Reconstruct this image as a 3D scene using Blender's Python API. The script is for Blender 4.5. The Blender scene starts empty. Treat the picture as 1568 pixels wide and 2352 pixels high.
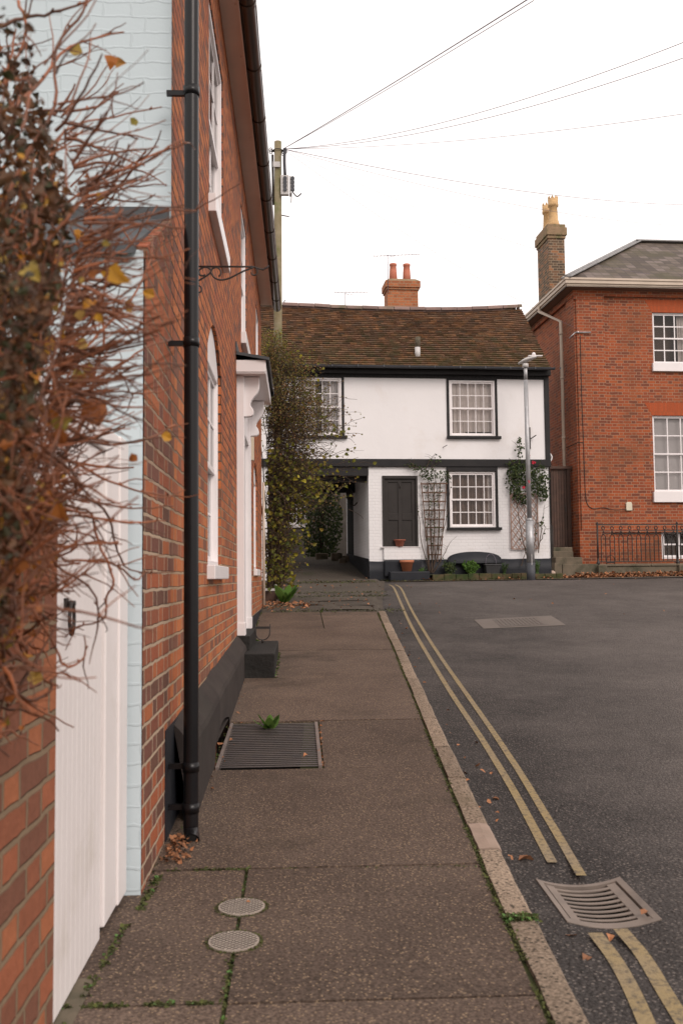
import bpy, math, random
from math import sin, cos, pi, radians, sqrt
from mathutils import Vector, Matrix, noise
import bisect
random.seed(7)
D = bpy.data
SC = bpy.context.scene
COL = SC.collection
# ------------------------------------------------------------------ camera
F, PITCH, ROLL, YAW = 2230., radians(3.85), radians(.55), radians(2.6)
EYE = Vector((0, 0, 1.3))
_r0 = Vector((cos(YAW), -sin(YAW), 0)); _u0 = Vector((-sin(PITCH)*sin(YAW), -sin(PITCH)*cos(YAW), cos(PITCH)))
_f0 = Vector((cos(PITCH)*sin(YAW), cos(PITCH)*cos(YAW), sin(PITCH)))
_R = cos(ROLL)*_r0 - sin(ROLL)*_u0
_U = sin(ROLL)*_r0 + cos(ROLL)*_u0
cam = D.cameras.new('camera'); co = D.objects.new('camera', cam); COL.objects.link(co); SC.camera = co
co.matrix_world = Matrix(((_R.x, _U.x, -_f0.x, 0), (_R.y, _U.y, -_f0.y, 0), (_R.z, _U.z, -_f0.z, 1.3), (0, 0, 0, 1)))
cam.sensor_fit = 'HORIZONTAL'; cam.sensor_width = 24; cam.lens = F/1568*24
cam.clip_start = .05; cam.clip_end = 2000
cam.dof.use_dof = True; cam.dof.focus_distance = 17; cam.dof.aperture_fstop = 5.6
# ------------------------------------------------------------------ world and sun
W = D.worlds.new('World'); SC.world = W; W.use_nodes = True
nt = W.node_tree; nt.nodes.clear()
def wn(t, **k):
    n = nt.nodes.new(t)
    for a, b in k.items(): setattr(n, a, b)
    return n
out = wn('ShaderNodeOutputWorld'); bg = wn('ShaderNodeBackground')
sky = wn('ShaderNodeTexSky', sky_type='NISHITA', sun_disc=False, sun_elevation=radians(38), sun_rotation=radians(150))
sky.dust_density = 4; sky.air_density = 1.2
tc = wn('ShaderNodeTexCoord'); ns = wn('ShaderNodeTexNoise'); ns.inputs['Scale'].default_value = 1.6; ns.inputs['Detail'].default_value = 5
rp = wn('ShaderNodeValToRGB'); rp.color_ramp.elements[0].position = .3; rp.color_ramp.elements[1].position = .62
rp.color_ramp.elements[0].color = (8.7, 8.0, 7.5, 1); rp.color_ramp.elements[1].color = (12.0, 11.1, 10.7, 1)
mx = wn('ShaderNodeMix', data_type='RGBA'); mx.inputs[0].default_value = .93
nt.links.new(tc.outputs['Generated'], ns.inputs['Vector']); nt.links.new(ns.outputs['Fac'], rp.inputs[0])
nt.links.new(sky.outputs[0], mx.inputs[6]); nt.links.new(rp.outputs[0], mx.inputs[7])
nt.links.new(mx.outputs[2], bg.inputs[0]); bg.inputs[1].default_value = .11
nt.links.new(bg.outputs[0], out.inputs[0])
sd = D.lights.new('sun', 'SUN'); sd.energy = 1.5; sd.angle = radians(25); sd.color = (1, .89, .82)
so = D.objects.new('sun', sd); COL.objects.link(so)
az, el = radians(150), radians(38)
so.rotation_euler = Vector((sin(az)*cos(el), cos(az)*cos(el), sin(el))).to_track_quat('Z', 'Y').to_euler()
SC.view_settings.view_transform = 'Standard'; SC.view_settings.look = 'None'
SC.view_settings.exposure = 0.17; SC.view_settings.gamma = 1
SC.render.engine = 'CYCLES'
# ------------------------------------------------------------------ photograph -> place
def ray(x, y):
    return _f0 + _R*((x-784)/F) + _U*((1176-y)/F)
def on_x(x, y, X): d = ray(x, y); return EYE + d*(X/d.x)
def on_y(x, y, Y): d = ray(x, y); return EYE + d*(Y/d.y)
GY = [-60, -5, 2, 3.8, 5, 6.3, 9.1, 12, 15.4, 18.5, 20.5, 22, 24, 40]
GZ = [.02, .05, .08, .11, .15, .2, .355, .53, .76, 1.0, 1.165, 1.25, 1.32, 1.55]
def interp(v, a, b):
    if v <= a[0]: return b[0]
    if v >= a[-1]: return b[-1]
    i = bisect.bisect_right(a, v)-1
    return b[i] + (b[i+1]-b[i])*(v-a[i])/(a[i+1]-a[i])
def G(x, y):
    s = min(1, max(0, (y-15)/6.))
    return interp(y, GY, GZ) + s*.005*max(-2, min(12, x-1))
def gp(x, y, off=0.):
    d = ray(x, y); Y = 1.5
    while Y < 60:
        p = EYE + d*(Y/d.y)
        if p.z < G(p.x, p.y)+off: return p
        Y += .01
    return p
class Frame:
    'a vertical building front: u runs along it, v into the building, z up'
    def __init__(s, O, deg):
        s.O = Vector((O[0], O[1], 0)); a = radians(deg); s.a = a
        s.eu = Vector((cos(a), sin(a), 0)); s.ev = Vector((-sin(a), cos(a), 0))
    def w(s, u, v, z): return s.O + s.eu*u + s.ev*v + Vector((0, 0, z))
    def px(s, x, y, v=0.):
        d = ray(x, y); t = (s.O + s.ev*v - EYE).dot(s.ev)/d.dot(s.ev)
        p = EYE + d*t
        return (p-s.O).dot(s.eu), p.z
# ------------------------------------------------------------------ materials
def newmat(name):
    m = D.materials.new(name); m.use_nodes = True
    return m, m.node_tree, m.node_tree.nodes['Principled BSDF']
def N(t, ty, **k):
    n = t.nodes.new(ty)
    for a, b in k.items():
        if a.startswith('i_'): n.inputs[int(a[2:])].default_value = b
        else: setattr(n, a, b)
    return n
def math_(t, op, a, b=None, c=None):
    n = N(t, 'ShaderNodeMath', operation=op)
    for i, v in enumerate((a, b, c)):
        if v is None: continue
        if isinstance(v, (int, float)): n.inputs[i].default_value = v
        else: t.links.new(v, n.inputs[i])
    return n.outputs[0]
def mix_(t, f, a, b, blend='MIX'):
    n = N(t, 'ShaderNodeMix', data_type='RGBA', blend_type=blend)
    for i, v in ((0, f), (6, a), (7, b)):
        if isinstance(v, tuple): n.inputs[i].default_value = (*v[:3], 1)
        elif isinstance(v, (int, float)): n.inputs[i].default_value = v
        else: t.links.new(v, n.inputs[i])
    return n.outputs[2]
def noise_(t, vec, scale, detail=4, rough=.55, dist=0.):
    n = N(t, 'ShaderNodeTexNoise'); n.inputs['Scale'].default_value = scale; n.inputs['Detail'].default_value = detail
    n.inputs['Roughness'].default_value = rough; n.inputs['Distortion'].default_value = dist
    t.links.new(vec, n.inputs['Vector']); return n.outputs['Fac']
def ramp_(t, f, *st):
    n = N(t, 'ShaderNodeValToRGB'); cr = n.color_ramp
    while len(cr.elements) < len(st): cr.elements.new(.5)
    for e, (p, c) in zip(cr.elements, st):
        e.position = p; e.color = (*c, 1) if isinstance(c, tuple) else (c, c, c, 1)
    t.links.new(f, n.inputs[0]); return n.outputs[0]
def bump_(t, b, h, strength=.3, dist=.01):
    n = N(t, 'ShaderNodeBump'); n.inputs['Strength'].default_value = strength; n.inputs['Distance'].default_value = dist
    t.links.new(h, n.inputs['Height'])
    t.links.new(n.outputs[0], b.inputs['Normal']); return n
def coords(t, which='Object'):
    return N(t, 'ShaderNodeTexCoord').outputs[which]
def pm(name, c1, c2=None, sc=3., rough=.6, metal=0., bump=.15, bsc=40., spec=.4, island=0., dirt=None, dsc=1.2, dirtcut=(.5, .7), bd=.006):
    'plain surface: two tones mixed by noise, optional dirt blotches, fine bump'
    m, t, b = newmat(name); o = coords(t)
    c2 = c2 or tuple(x*.8 for x in c1)
    col = mix_(t, ramp_(t, noise_(t, o, sc), (.3, 0.), (.7, 1.)), c1, c2)
    if island:
        g = N(t, 'ShaderNodeNewGeometry').outputs['Random Per Island']
        v = math_(t, 'MULTIPLY_ADD', g, island*2, 1-island)
        cc = N(t, 'ShaderNodeCombineColor'); [t.links.new(v, cc.inputs[i]) for i in range(3)]
        col = mix_(t, 1., col, cc.outputs[0], 'MULTIPLY')
    if dirt:
        f = ramp_(t, noise_(t, o, dsc, 6, .65), (dirtcut[0], 0.), (dirtcut[1], 1.))
        col = mix_(t, f, col, dirt)
    t.links.new(col, b.inputs['Base Color']); b.inputs['Roughness'].default_value = rough; b.inputs['Metallic'].default_value = metal
    b.inputs['Specular IOR Level'].default_value = spec
    if bump: bump_(t, b, noise_(t, o, bsc, 5), bump, bd)
    return m
def brickmat(name, cols, mortar, row=.075, L=.3375, mw=.011, rough=.85, bump=.6, paint=None, stain=None, stainf=(.55, .75), mortar_shade=None, zsplit=None, wob=.006, blot=.5, dist=.012, bond='flemish', joint_shade=.93):
    'brickwork laid from UVs in metres; a white noise picks each brick its colour'
    m, t, b = newmat(name); uv = coords(t, 'UV'); ob = coords(t)
    nz = N(t, 'ShaderNodeTexNoise'); nz.inputs['Scale'].default_value = 9; nz.inputs['Detail'].default_value = 3
    t.links.new(uv, nz.inputs['Vector'])
    sx = N(t, 'ShaderNodeVectorMath', operation='SUBTRACT'); t.links.new(nz.outputs['Color'], sx.inputs[0]); sx.inputs[1].default_value = (.5, .5, .5)
    sm = N(t, 'ShaderNodeVectorMath', operation='SCALE'); t.links.new(sx.outputs[0], sm.inputs[0]); sm.inputs['Scale'].default_value = wob*3
    ad = N(t, 'ShaderNodeVectorMath', operation='ADD'); t.links.new(uv, ad.inputs[0]); t.links.new(sm.outputs[0], ad.inputs[1])
    sp = N(t, 'ShaderNodeSeparateXYZ'); t.links.new(ad.outputs[0], sp.inputs[0])
    u, v = sp.outputs[0], sp.outputs[1]
    vr = math_(t, 'DIVIDE', v, row); rw = math_(t, 'FLOOR', vr); fv = math_(t, 'FRACT', vr)
    ua = math_(t, 'ADD', math_(t, 'DIVIDE', u, L), math_(t, 'MULTIPLY', rw, .5))
    ce = math_(t, 'FLOOR', ua); fu = math_(t, 'FRACT', ua)
    S = .667 if bond == 'flemish' else .5
    hd = math_(t, 'GREATER_THAN', fu, S)
    e1 = math_(t, 'MINIMUM', fu, math_(t, 'SUBTRACT', 1., fu)); e2 = math_(t, 'ABSOLUTE', math_(t, 'SUBTRACT', fu, S))
    du = math_(t, 'MULTIPLY', math_(t, 'MINIMUM', e1, e2), L)
    dv = math_(t, 'MULTIPLY', math_(t, 'MINIMUM', fv, math_(t, 'SUBTRACT', 1., fv)), row)
    d = math_(t, 'MINIMUM', du, dv)
    n2 = noise_(t, uv, 60, 2)
    dd = math_(t, 'ADD', d, math_(t, 'MULTIPLY', math_(t, 'SUBTRACT', n2, .5), .004))
    face = N(t, 'ShaderNodeMapRange'); face.inputs[1].default_value = mw*.42; face.inputs[2].default_value = mw*.42+.003
    t.links.new(dd, face.inputs[0]); face = face.outputs[0]
    idv = N(t, 'ShaderNodeCombineXYZ'); t.links.new(math_(t, 'ADD', math_(t, 'MULTIPLY', ce, 2.), hd), idv.inputs[0]); t.links.new(rw, idv.inputs[1])
    wnz = N(t, 'ShaderNodeTexWhiteNoise', noise_dimensions='2D'); t.links.new(idv.outputs[0], wnz.inputs[0])
    st = [(i/len(cols), c) for i, c in enumerate(cols)]
    r = N(t, 'ShaderNodeValToRGB'); r.color_ramp.interpolation = 'CONSTANT'
    while len(r.color_ramp.elements) < len(st): r.color_ramp.elements.new(.5)
    for e, (p, c) in zip(r.color_ramp.elements, st): e.position = p; e.color = (*c, 1)
    t.links.new(wnz.outputs[0], r.inputs[0])
    fine = ramp_(t, noise_(t, uv, 28, 6, .7), (.3, .62), (.75, 1.3))
    bc = mix_(t, blot, r.outputs[0], mix_(t, 1., r.outputs[0], fine, 'MULTIPLY'))
    if mortar_shade:
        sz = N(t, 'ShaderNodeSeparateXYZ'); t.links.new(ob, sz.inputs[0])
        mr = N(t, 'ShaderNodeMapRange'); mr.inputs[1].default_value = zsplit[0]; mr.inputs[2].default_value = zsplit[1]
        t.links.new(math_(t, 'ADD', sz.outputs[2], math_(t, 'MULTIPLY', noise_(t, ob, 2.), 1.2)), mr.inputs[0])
        mortar = mix_(t, mr.outputs[0], mortar, mortar_shade)  # upper joints coloured darker, painting in the shade of recessed mortar seen from below
    else: mortar = mix_(t, noise_(t, uv, 12), mortar, tuple(x*.7 for x in mortar))
    col = mix_(t, face, mortar, bc)
    if paint:
        p2 = mix_(t, noise_(t, ob, 4., 5), paint, tuple(x*.93 for x in paint))
        chips = ramp_(t, noise_(t, uv, 55, 4, .7), (.73, 0.), (.76, 1.))
        p2 = mix_(t, face, mix_(t, 1., p2, (joint_shade, joint_shade, joint_shade), 'MULTIPLY'), p2)  # paint darkened along the joints to imitate shadow in their recesses
        col = mix_(t, chips, p2, tuple(x*.35 for x in paint))
    if stain:
        col = mix_(t, ramp_(t, noise_(t, ob, .9, 6, .62), (stainf[0], 0.), (stainf[1], .8)), col, stain)
    t.links.new(col, b.inputs['Base Color']); b.inputs['Roughness'].default_value = rough
    b.inputs['Specular IOR Level'].default_value = .25
    hgt = math_(t, 'ADD', face, math_(t, 'MULTIPLY', noise_(t, uv, 45, 5, .65), .35))
    bump_(t, b, hgt, bump, dist)
    return m
M = {}
reds = [(.44, .14, .05), (.4, .12, .046), (.47, .155, .056), (.3, .1, .05), (.42, .13, .05), (.34, .1, .045), (.2, .085, .055)]
M['brick_left'] = brickmat('orange red brick', reds, (.36, .25, .16), mortar_shade=(.09, .045, .03), zsplit=(1.9, 3.0), mw=.013, stain=(.2, .07, .035), bump=.9)
M['brick_wing'] = brickmat('dark weathered red brick', [(.3, .09, .045), (.2, .07, .042), (.34, .1, .045), (.14, .065, .045), (.26, .085, .045), (.38, .12, .05), (.17, .07, .05)], (.42, .31, .22), mortar_shade=(.2, .12, .075), zsplit=(1.9, 3.0), mw=.014, bump=1.)
M['brick_garden'] = brickmat('soft red garden brick', [(.33, .11, .055), (.22, .085, .05), (.37, .13, .06), (.27, .095, .05), (.19, .08, .05)], (.27, .19, .12), mw=.014, bump=.9, L=.36)
M['brick_right'] = brickmat('deep red brick', [(.33, .08, .032), (.29, .072, .03), (.36, .092, .034), (.26, .066, .031), (.18, .056, .033)], (.38, .22, .14), mw=.013, row=.0752, stain=(.14, .065, .035), stainf=(.47, .75), bump=.4, dist=.006)
M['brick_arch'] = brickmat('rubbed red brick', [(.4, .085, .03), (.36, .078, .028)], (.33, .1, .045), row=.4, L=.1, mw=.006, bump=.2)
M['brick_chimney'] = brickmat('sooty chimney brick', [(.13, .085, .055), (.18, .1, .06), (.1, .07, .05), (.3, .14, .07)], (.35, .27, .19), mw=.014, bump=.4)
M['brick_chimney2'] = brickmat('red chimney brick', [(.38, .13, .055), (.32, .11, .05), (.42, .15, .065)], (.36, .25, .16), mw=.013, bump=.4)
M['brick_blue'] = brickmat('pale blue painted brick', [(.5, .6, .6)], (.5, .6, .6), paint=(.55, .63, .665), mw=.008, bump=.35, dist=.006, L=.4, row=.077, wob=.015, joint_shade=.94)
M['brick_white'] = brickmat('white painted brick', [(.8, .76, .74)], (.8, .76, .74), paint=(.77, .755, .76), stain=(.55, .5, .45), stainf=(.6, .85), mw=.012, bump=.4, dist=.006)
M['render_white'] = pm('white lime render', (.78, .76, .765), (.75, .73, .735), 1.1, .8, bump=.3, bsc=4, bd=.02, dirt=(.66, .61, .58), dsc=.8, dirtcut=(.56, .8))
M['black_paint'] = pm('black painted timber', (.014, .013, .014), (.022, .02, .02), 5, .6, spec=.25, bump=.3, bsc=30)
M['tar'] = pm('black bitumen paint', (.011, .013, .018), (.02, .021, .026), 4, .55, spec=.25, bump=.5, bsc=18)
M['plinth'] = pm('dark grey render', (.036, .029, .027), (.055, .045, .04), 5, .9, spec=.15, bump=.5, bsc=120, dirt=(.03, .03, .026), dirtcut=(.55, .8))
M['tarstone'] = pm('black painted rough stone', (.014, .013, .012), (.024, .022, .02), 8, .7, spec=.2, bump=.8, bsc=22, bd=.012)
M['white_gloss'] = pm('white gloss paint', (.8, .755, .755), (.75, .71, .71), 2.5, .35, bump=.08, bsc=30)
M['white_gate'] = pm('white painted boards', (.78, .73, .72), (.73, .68, .665), 2.5, .5, bump=.2, bsc=22, dirt=(.6, .55, .5), dsc=2.2, dirtcut=(.58, .8))
M['cream'] = pm('cream paint', (.56, .46, .37), (.48, .39, .31), 3, .5)
M['soffit'] = pm('taupe painted soffit', (.85, .66, .56), (.78, .6, .51), 3, .6)
M['gutter_plastic'] = pm('dark brown plastic', (.035, .02, .014), (.045, .027, .018), 3, .28, bump=.03)
M['pipe_black'] = pm('black plastic pipe', (.006, .006, .007), (.01, .009, .01), 3, .3, spec=.3, bump=.03)
M['iron'] = pm('black iron', (.02, .018, .018), (.035, .025, .02), 20, .5, bump=.3)
M['cap'] = pm('lichened chimney cap', (.3, .2, .12), (.22, .15, .09), 7, .9, bump=.4, dirt=(.12, .12, .05), dsc=4)
M['lead'] = pm('grey lead', (.05, .055, .06), (.085, .09, .095), 5, .6, spec=.25, bump=.2)
M['slate_lead'] = pm('weathered lead', (.2, .2, .2), (.3, .29, .29), 6, .5, bump=.2)
M['wood_dark'] = pm('dark stained wood', (.05, .028, .02), (.085, .045, .032), 6, .7, bump=.4, bsc=30, island=.3)
M['trellis'] = pm('brown stained trellis wood', (.11, .065, .045), (.17, .1, .075), 12, .8)
M['trellis_pale'] = pm('faded pinkish trellis wood', (.26, .17, .14), (.34, .23, .19), 12, .8)
M['galv'] = pm('galvanised steel', (.42, .42, .43), (.33, .33, .34), 14, .45, metal=.5, bump=.1)
M['galv_dark'] = pm('dark grey paint', (.05, .055, .065), (.07, .07, .08), 5, .6)
M['pole_wood'] = pm('weathered green grey pole', (.17, .135, .07), (.24, .2, .13), 8, .85, bump=.5, dirt=(.1, .12, .03), dsc=2.5)
M['terracotta'] = pm('terracotta', (.5, .19, .1), (.42, .15, .075), 5, .8, bump=.1)
M['terracotta_dark'] = pm('dark terracotta', (.3, .09, .055), (.2, .07, .045), 8, .7)
M['yellow_clay'] = pm('buff yellow clay', (.62, .4, .19), (.5, .32, .16), 5, .8, dirt=(.2, .12, .06), dsc=3)
M['red_clay'] = pm('salmon clay pot', (.55, .2, .13), (.48, .16, .1), 5, .8)
M['stone'] = pm('mossy sandstone', (.17, .135, .095), (.11, .09, .065), 5, .9, bump=.5, dirt=(.035, .04, .02), dsc=2.2)
M['mossbrick'] = pm('mossy old brick edging', (.12, .075, .045), (.05, .06, .022), 6, .95, bump=.8, bsc=30, dirt=(.03, .045, .012), dsc=2, dirtcut=(.42, .6))
M['bark'] = pm('brown bark', (.09, .055, .035), (.05, .035, .025), 20, .9, bump=.5)
M['bark_red'] = pm('red brown vine stem', (.27, .085, .032), (.08, .034, .018), 9, .5, bump=.3, island=.6)
M['bark_twig'] = pm('pale brown twig', (.2, .11, .06), (.1, .055, .03), 25, .8, island=.4)
M['plastic_black'] = pm('black plastic planter', (.03, .03, .032), (.045, .045, .045), 4, .5)
M['cream_box'] = pm('cream plastic', (.66, .6, .47), (.6, .54, .42), 4, .5, bump=0)
M['interior'] = pm('dim room', (.14, .085, .06), (.09, .06, .045), 2, .9, bump=0)
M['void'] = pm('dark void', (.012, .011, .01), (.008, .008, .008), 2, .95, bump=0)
M['curtain'] = pm('pale curtain cloth', (.72, .64, .6), (.66, .58, .54), 3, .9, bump=0)
M['blind'] = pm('brown curtain cloth', (.24, .16, .125), (.17, .115, .09), 6, .9, bump=0)
M['net'] = pm('white blind cloth', (.62, .58, .57), (.58, .54, .53), 3, .9, bump=0)
M['litter'] = pm('dead brown leaves', (.33, .14, .06), (.2, .09, .045), 9, .8, island=.5, bump=.1)
M['moss'] = pm('green moss', (.045, .048, .018), (.085, .095, .026), 30, 1., bump=.6, island=.35)
M['weed'] = pm('bright green leaf', (.09, .19, .035), (.05, .11, .025), 12, .55, island=.3, bump=0)
M['yellow_line'] = pm('worn yellow road paint', (.29, .215, .1), (.25, .195, .125), 3, .85, bump=.9, bsc=90, dirt=(.08, .067, .055), dsc=38, dirtcut=(.48, .7))
M['cover'] = pm('worn pale iron cover', (.22, .19, .165), (.16, .135, .115), 25, .6, bump=.3)
M['drain'] = pm('worn drain iron', (.23, .185, .155), (.16, .13, .11), 9, .6, metal=.1, bump=.3)
M['grating'] = pm('dark steel grating', (.085, .075, .075), (.12, .1, .09), 12, .5, metal=.4)
M['red_flower'] = pm('crimson petals', (.6, .03, .06), (.5, .02, .05), 5, .6, bump=0)
M['porcelain'] = pm('pale grey box', (.55, .53, .52), (.5, .48, .47), 4, .5, bump=0)
M['wire'] = pm('grey telephone wire', (.2, .16, .2), (.16, .14, .18), 4, .6, bump=0)
def leafmat(name, cols, rough=.55, tr=.35):
    m, t, b = newmat(name)
    g = N(t, 'ShaderNodeNewGeometry').outputs['Random Per Island']
    c = ramp_(t, g, *[(i/(len(cols)-1), x) for i, x in enumerate(cols)])
    t.links.new(c, b.inputs['Base Color']); b.inputs['Roughness'].default_value = rough; b.inputs['Specular IOR Level'].default_value = .3
    tl = N(t, 'ShaderNodeBsdfTranslucent'); t.links.new(c, tl.inputs[0])
    ms = N(t, 'ShaderNodeMixShader'); ms.inputs[0].default_value = tr
    t.links.new(b.outputs[0], ms.inputs[1]); t.links.new(tl.outputs[0], ms.inputs[2])
    t.links.new(ms.outputs[0], t.nodes['Material Output'].inputs[0]); return m
M['leaf_autumn'] = leafmat('autumn vine leaf', [(.5, .22, .03), (.6, .33, .04), (.42, .15, .03), (.3, .1, .03), (.55, .38, .1), (.2, .17, .03)])
M['leaf_yellowgreen'] = leafmat('yellow green leaf', [(.08, .1, .02), (.2, .2, .03), (.06, .075, .015), (.42, .36, .04), (.1, .12, .02), (.3, .22, .04), (.13, .15, .025)])
M['leaf_rust'] = leafmat('rusty small leaf', [(.17, .11, .04), (.24, .14, .05), (.13, .13, .04), (.28, .14, .06), (.1, .095, .03), (.22, .2, .05), (.12, .13, .035)])
M['leaf_dead'] = leafmat('dead brown leaf', [(.06, .03, .015), (.11, .05, .02), (.035, .02, .012), (.16, .065, .02), (.05, .035, .02), (.04, .045, .015)], tr=.15)
M['leaf_dark'] = leafmat('dark green leaf', [(.03, .05, .018), (.05, .075, .025), (.02, .035, .015), (.07, .095, .03), (.1, .12, .04)])
M['leaf_green'] = leafmat('fresh green leaf', [(.06, .13, .02), (.1, .2, .03), (.05, .1, .02), (.14, .24, .05)])
# glass
m, t, b = newmat('window glass'); t.nodes.remove(b)
M['studs'] = pm('worn brown iron', (.12, .097, .083), (.085, .07, .06), 14, .6, bump=.3)
M['hatch'] = pm('dirt in the hatching', (.07, .06, .05), None, 9, .9)
tr = N(t, 'ShaderNodeBsdfTransparent'); gl = N(t, 'ShaderNodeBsdfGlossy'); gl.inputs['Roughness'].default_value = .02
fr = N(t, 'ShaderNodeFresnel'); fr.inputs[0].default_value = 1.5
n_ = N(t, 'ShaderNodeBump'); n_.inputs['Strength'].default_value = .06; n_.inputs['Distance'].default_value = .02
t.links.new(noise_(t, coords(t), 3., 2), n_.inputs['Height']); t.links.new(n_.outputs[0], gl.inputs['Normal'])
ms = N(t, 'ShaderNodeMixShader'); t.links.new(fr.outputs[0], ms.inputs[0]); t.links.new(tr.outputs[0], ms.inputs[1]); t.links.new(gl.outputs[0], ms.inputs[2])
t.links.new(ms.outputs[0], t.nodes['Material Output'].inputs[0]); M['glass'] = m
# pavement: dark concrete with pale pebbles showing
def aggregate(name, base, base2, peb, psc, thr, rough, stain, bump=.5, patch=None, island=.0, bd=.006, worn=False):
    m, t, b = newmat(name); o = coords(t)
    vo = N(t, 'ShaderNodeTexVoronoi'); vo.inputs['Scale'].default_value = psc; t.links.new(o, vo.inputs['Vector'])
    wv = N(t, 'ShaderNodeTexWhiteNoise', noise_dimensions='3D'); t.links.new(vo.outputs['Color'], wv.inputs[0])
    sel = math_(t, 'GREATER_THAN', math_(t, 'ADD', wv.outputs[0], math_(t, 'MULTIPLY', math_(t, 'SUBTRACT', noise_(t, o, 1.3, 3), .5), .5)), thr)
    rad = math_(t, 'LESS_THAN', vo.outputs['Distance'], .38)
    k = math_(t, 'MULTIPLY', sel, rad)
    col = mix_(t, ramp_(t, noise_(t, o, 1.4, 6, .6), (.3, 0.), (.7, 1.)), base, base2)
    col = mix_(t, .5, col, mix_(t, 1., col, ramp_(t, noise_(t, o, 90, 3), (.35, .25), (.65, 1.95)), 'MULTIPLY'))
    if island:
        g = N(t, 'ShaderNodeNewGeometry').outputs['Random Per Island']
        v = math_(t, 'MULTIPLY_ADD', g, island*2, 1-island)
        cc = N(t, 'ShaderNodeCombineColor'); [t.links.new(v, cc.inputs[i]) for i in range(3)]
        col = mix_(t, 1., col, cc.outputs[0], 'MULTIPLY')
    pc = mix_(t, wv.outputs[0], peb, tuple(x*.55 for x in peb))
    col = mix_(t, k, col, pc)
    col = mix_(t, ramp_(t, noise_(t, o, 1.1, 7, .68), (.56, 0.), (.72, .75)), col, stain)
    if patch:
        fac = noise_(t, o, .6, 8, .75)
        if worn:   # tyre-polished middle of the road, darker newer tarmac along the kerb
            s = N(t, 'ShaderNodeSeparateXYZ'); t.links.new(o, s.inputs[0]); mr = N(t, 'ShaderNodeMapRange'); mr.inputs[1].default_value = .9; mr.inputs[2].default_value = 3.4; mr.inputs[3].default_value = -.13; mr.inputs[4].default_value = .12
            t.links.new(s.outputs[0], mr.inputs[0]); fac = math_(t, 'ADD', fac, mr.outputs[0])
        pcol = mix_(t, .6, patch, mix_(t, 1., patch, ramp_(t, noise_(t, o, 80, 3), (.35, .15), (.65, 2.1)), 'MULTIPLY'))
        col = mix_(t, ramp_(t, fac, (.36, 0.), (.78, .85)), col, pcol)
    t.links.new(col, b.inputs['Base Color']); b.inputs['Roughness'].default_value = rough; b.inputs['Specular IOR Level'].default_value = .16
    h = math_(t, 'ADD', math_(t, 'ADD', noise_(t, o, 70, 3), math_(t, 'MULTIPLY', vo.outputs['Distance'], -.6)), math_(t, 'MULTIPLY', noise_(t, o, 6, 4), .6))
    bump_(t, b, h, bump, bd); return m
M['paving'] = aggregate('worn aggregate concrete', (.08, .057, .045), (.125, .09, .07), (.42, .3, .2), 95, .75, .85, (.04, .031, .023), island=.18, bump=.8)
M['path'] = aggregate('old patched tarmac', (.06, .05, .042), (.09, .075, .06), (.25, .2, .15), 60, .9, .85, (.045, .05, .022))
M['asphalt'] = aggregate('road asphalt', (.036, .032, .031), (.06, .053, .05), (.24, .205, .185), 70, .62, .85, (.034, .03, .028), 1., patch=(.135, .117, .108), bd=.014, worn=True)
M['granite'] = aggregate('kerb granite', (.2, .15, .11), (.26, .2, .15), (.1, .08, .06), 60, .6, .85, (.11, .085, .05), .8, island=.2)
M['earth'] = pm('earth', (.05, .04, .025), (.04, .05, .02), 2, 1.)
# cottage roof tiles / slate
def tilemat(name, cols, moss, mossf, island=True):
    m, t, b = newmat(name); o = coords(t)
    g = N(t, 'ShaderNodeNewGeometry').outputs['Random Per Island']
    c = ramp_(t, g, *[(i/(len(cols)-1), x) for i, x in enumerate(cols)])
    c = mix_(t, ramp_(t, noise_(t, o, 30, 4, .7), (.35, 0.), (.8, .7)), c, (.05, .04, .03))
    s = N(t, 'ShaderNodeSeparateXYZ'); t.links.new(o, s.inputs[0])
    ed = N(t, 'ShaderNodeMapRange'); ed.inputs[1].default_value = 7.15; ed.inputs[2].default_value = 4.85; ed.inputs[3].default_value = -.06; ed.inputs[4].default_value = .13
    t.links.new(s.outputs[2], ed.inputs[0])
    f = ramp_(t, math_(t, 'ADD', noise_(t, o, 4.5, 7, .75), ed.outputs[0]), (mossf, 0.), (mossf+.16, .8))
    c = mix_(t, f, c, moss)
    t.links.new(c, b.inputs['Base Color']); b.inputs['Roughness'].default_value = .85; b.inputs['Specular IOR Level'].default_value = .2
    bump_(t, b, noise_(t, o, 50, 5, .7), .6, .01); return m
M['tiles'] = tilemat('old clay peg tile', [(.16, .085, .05), (.2, .1, .055), (.11, .066, .044), (.28, .135, .062), (.15, .095, .06), (.18, .088, .05), (.085, .062, .043)], (.075, .064, .027), .52)
M['ridge'] = pm('grey pink ridge tile', (.23, .15, .13), (.17, .115, .1), 6, .85, island=.25, dirt=(.1, .09, .05))
M['slate'] = brickmat('grey slate', [(.1, .077, .065), (.14, .11, .092), (.085, .066, .056), (.17, .135, .12), (.115, .09, .073)], (.05, .045, .042), row=.14, L=.48, mw=.01, stain=(.075, .065, .035), stainf=(.45, .62), rough=.7, bump=.35, bond='s')
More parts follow.
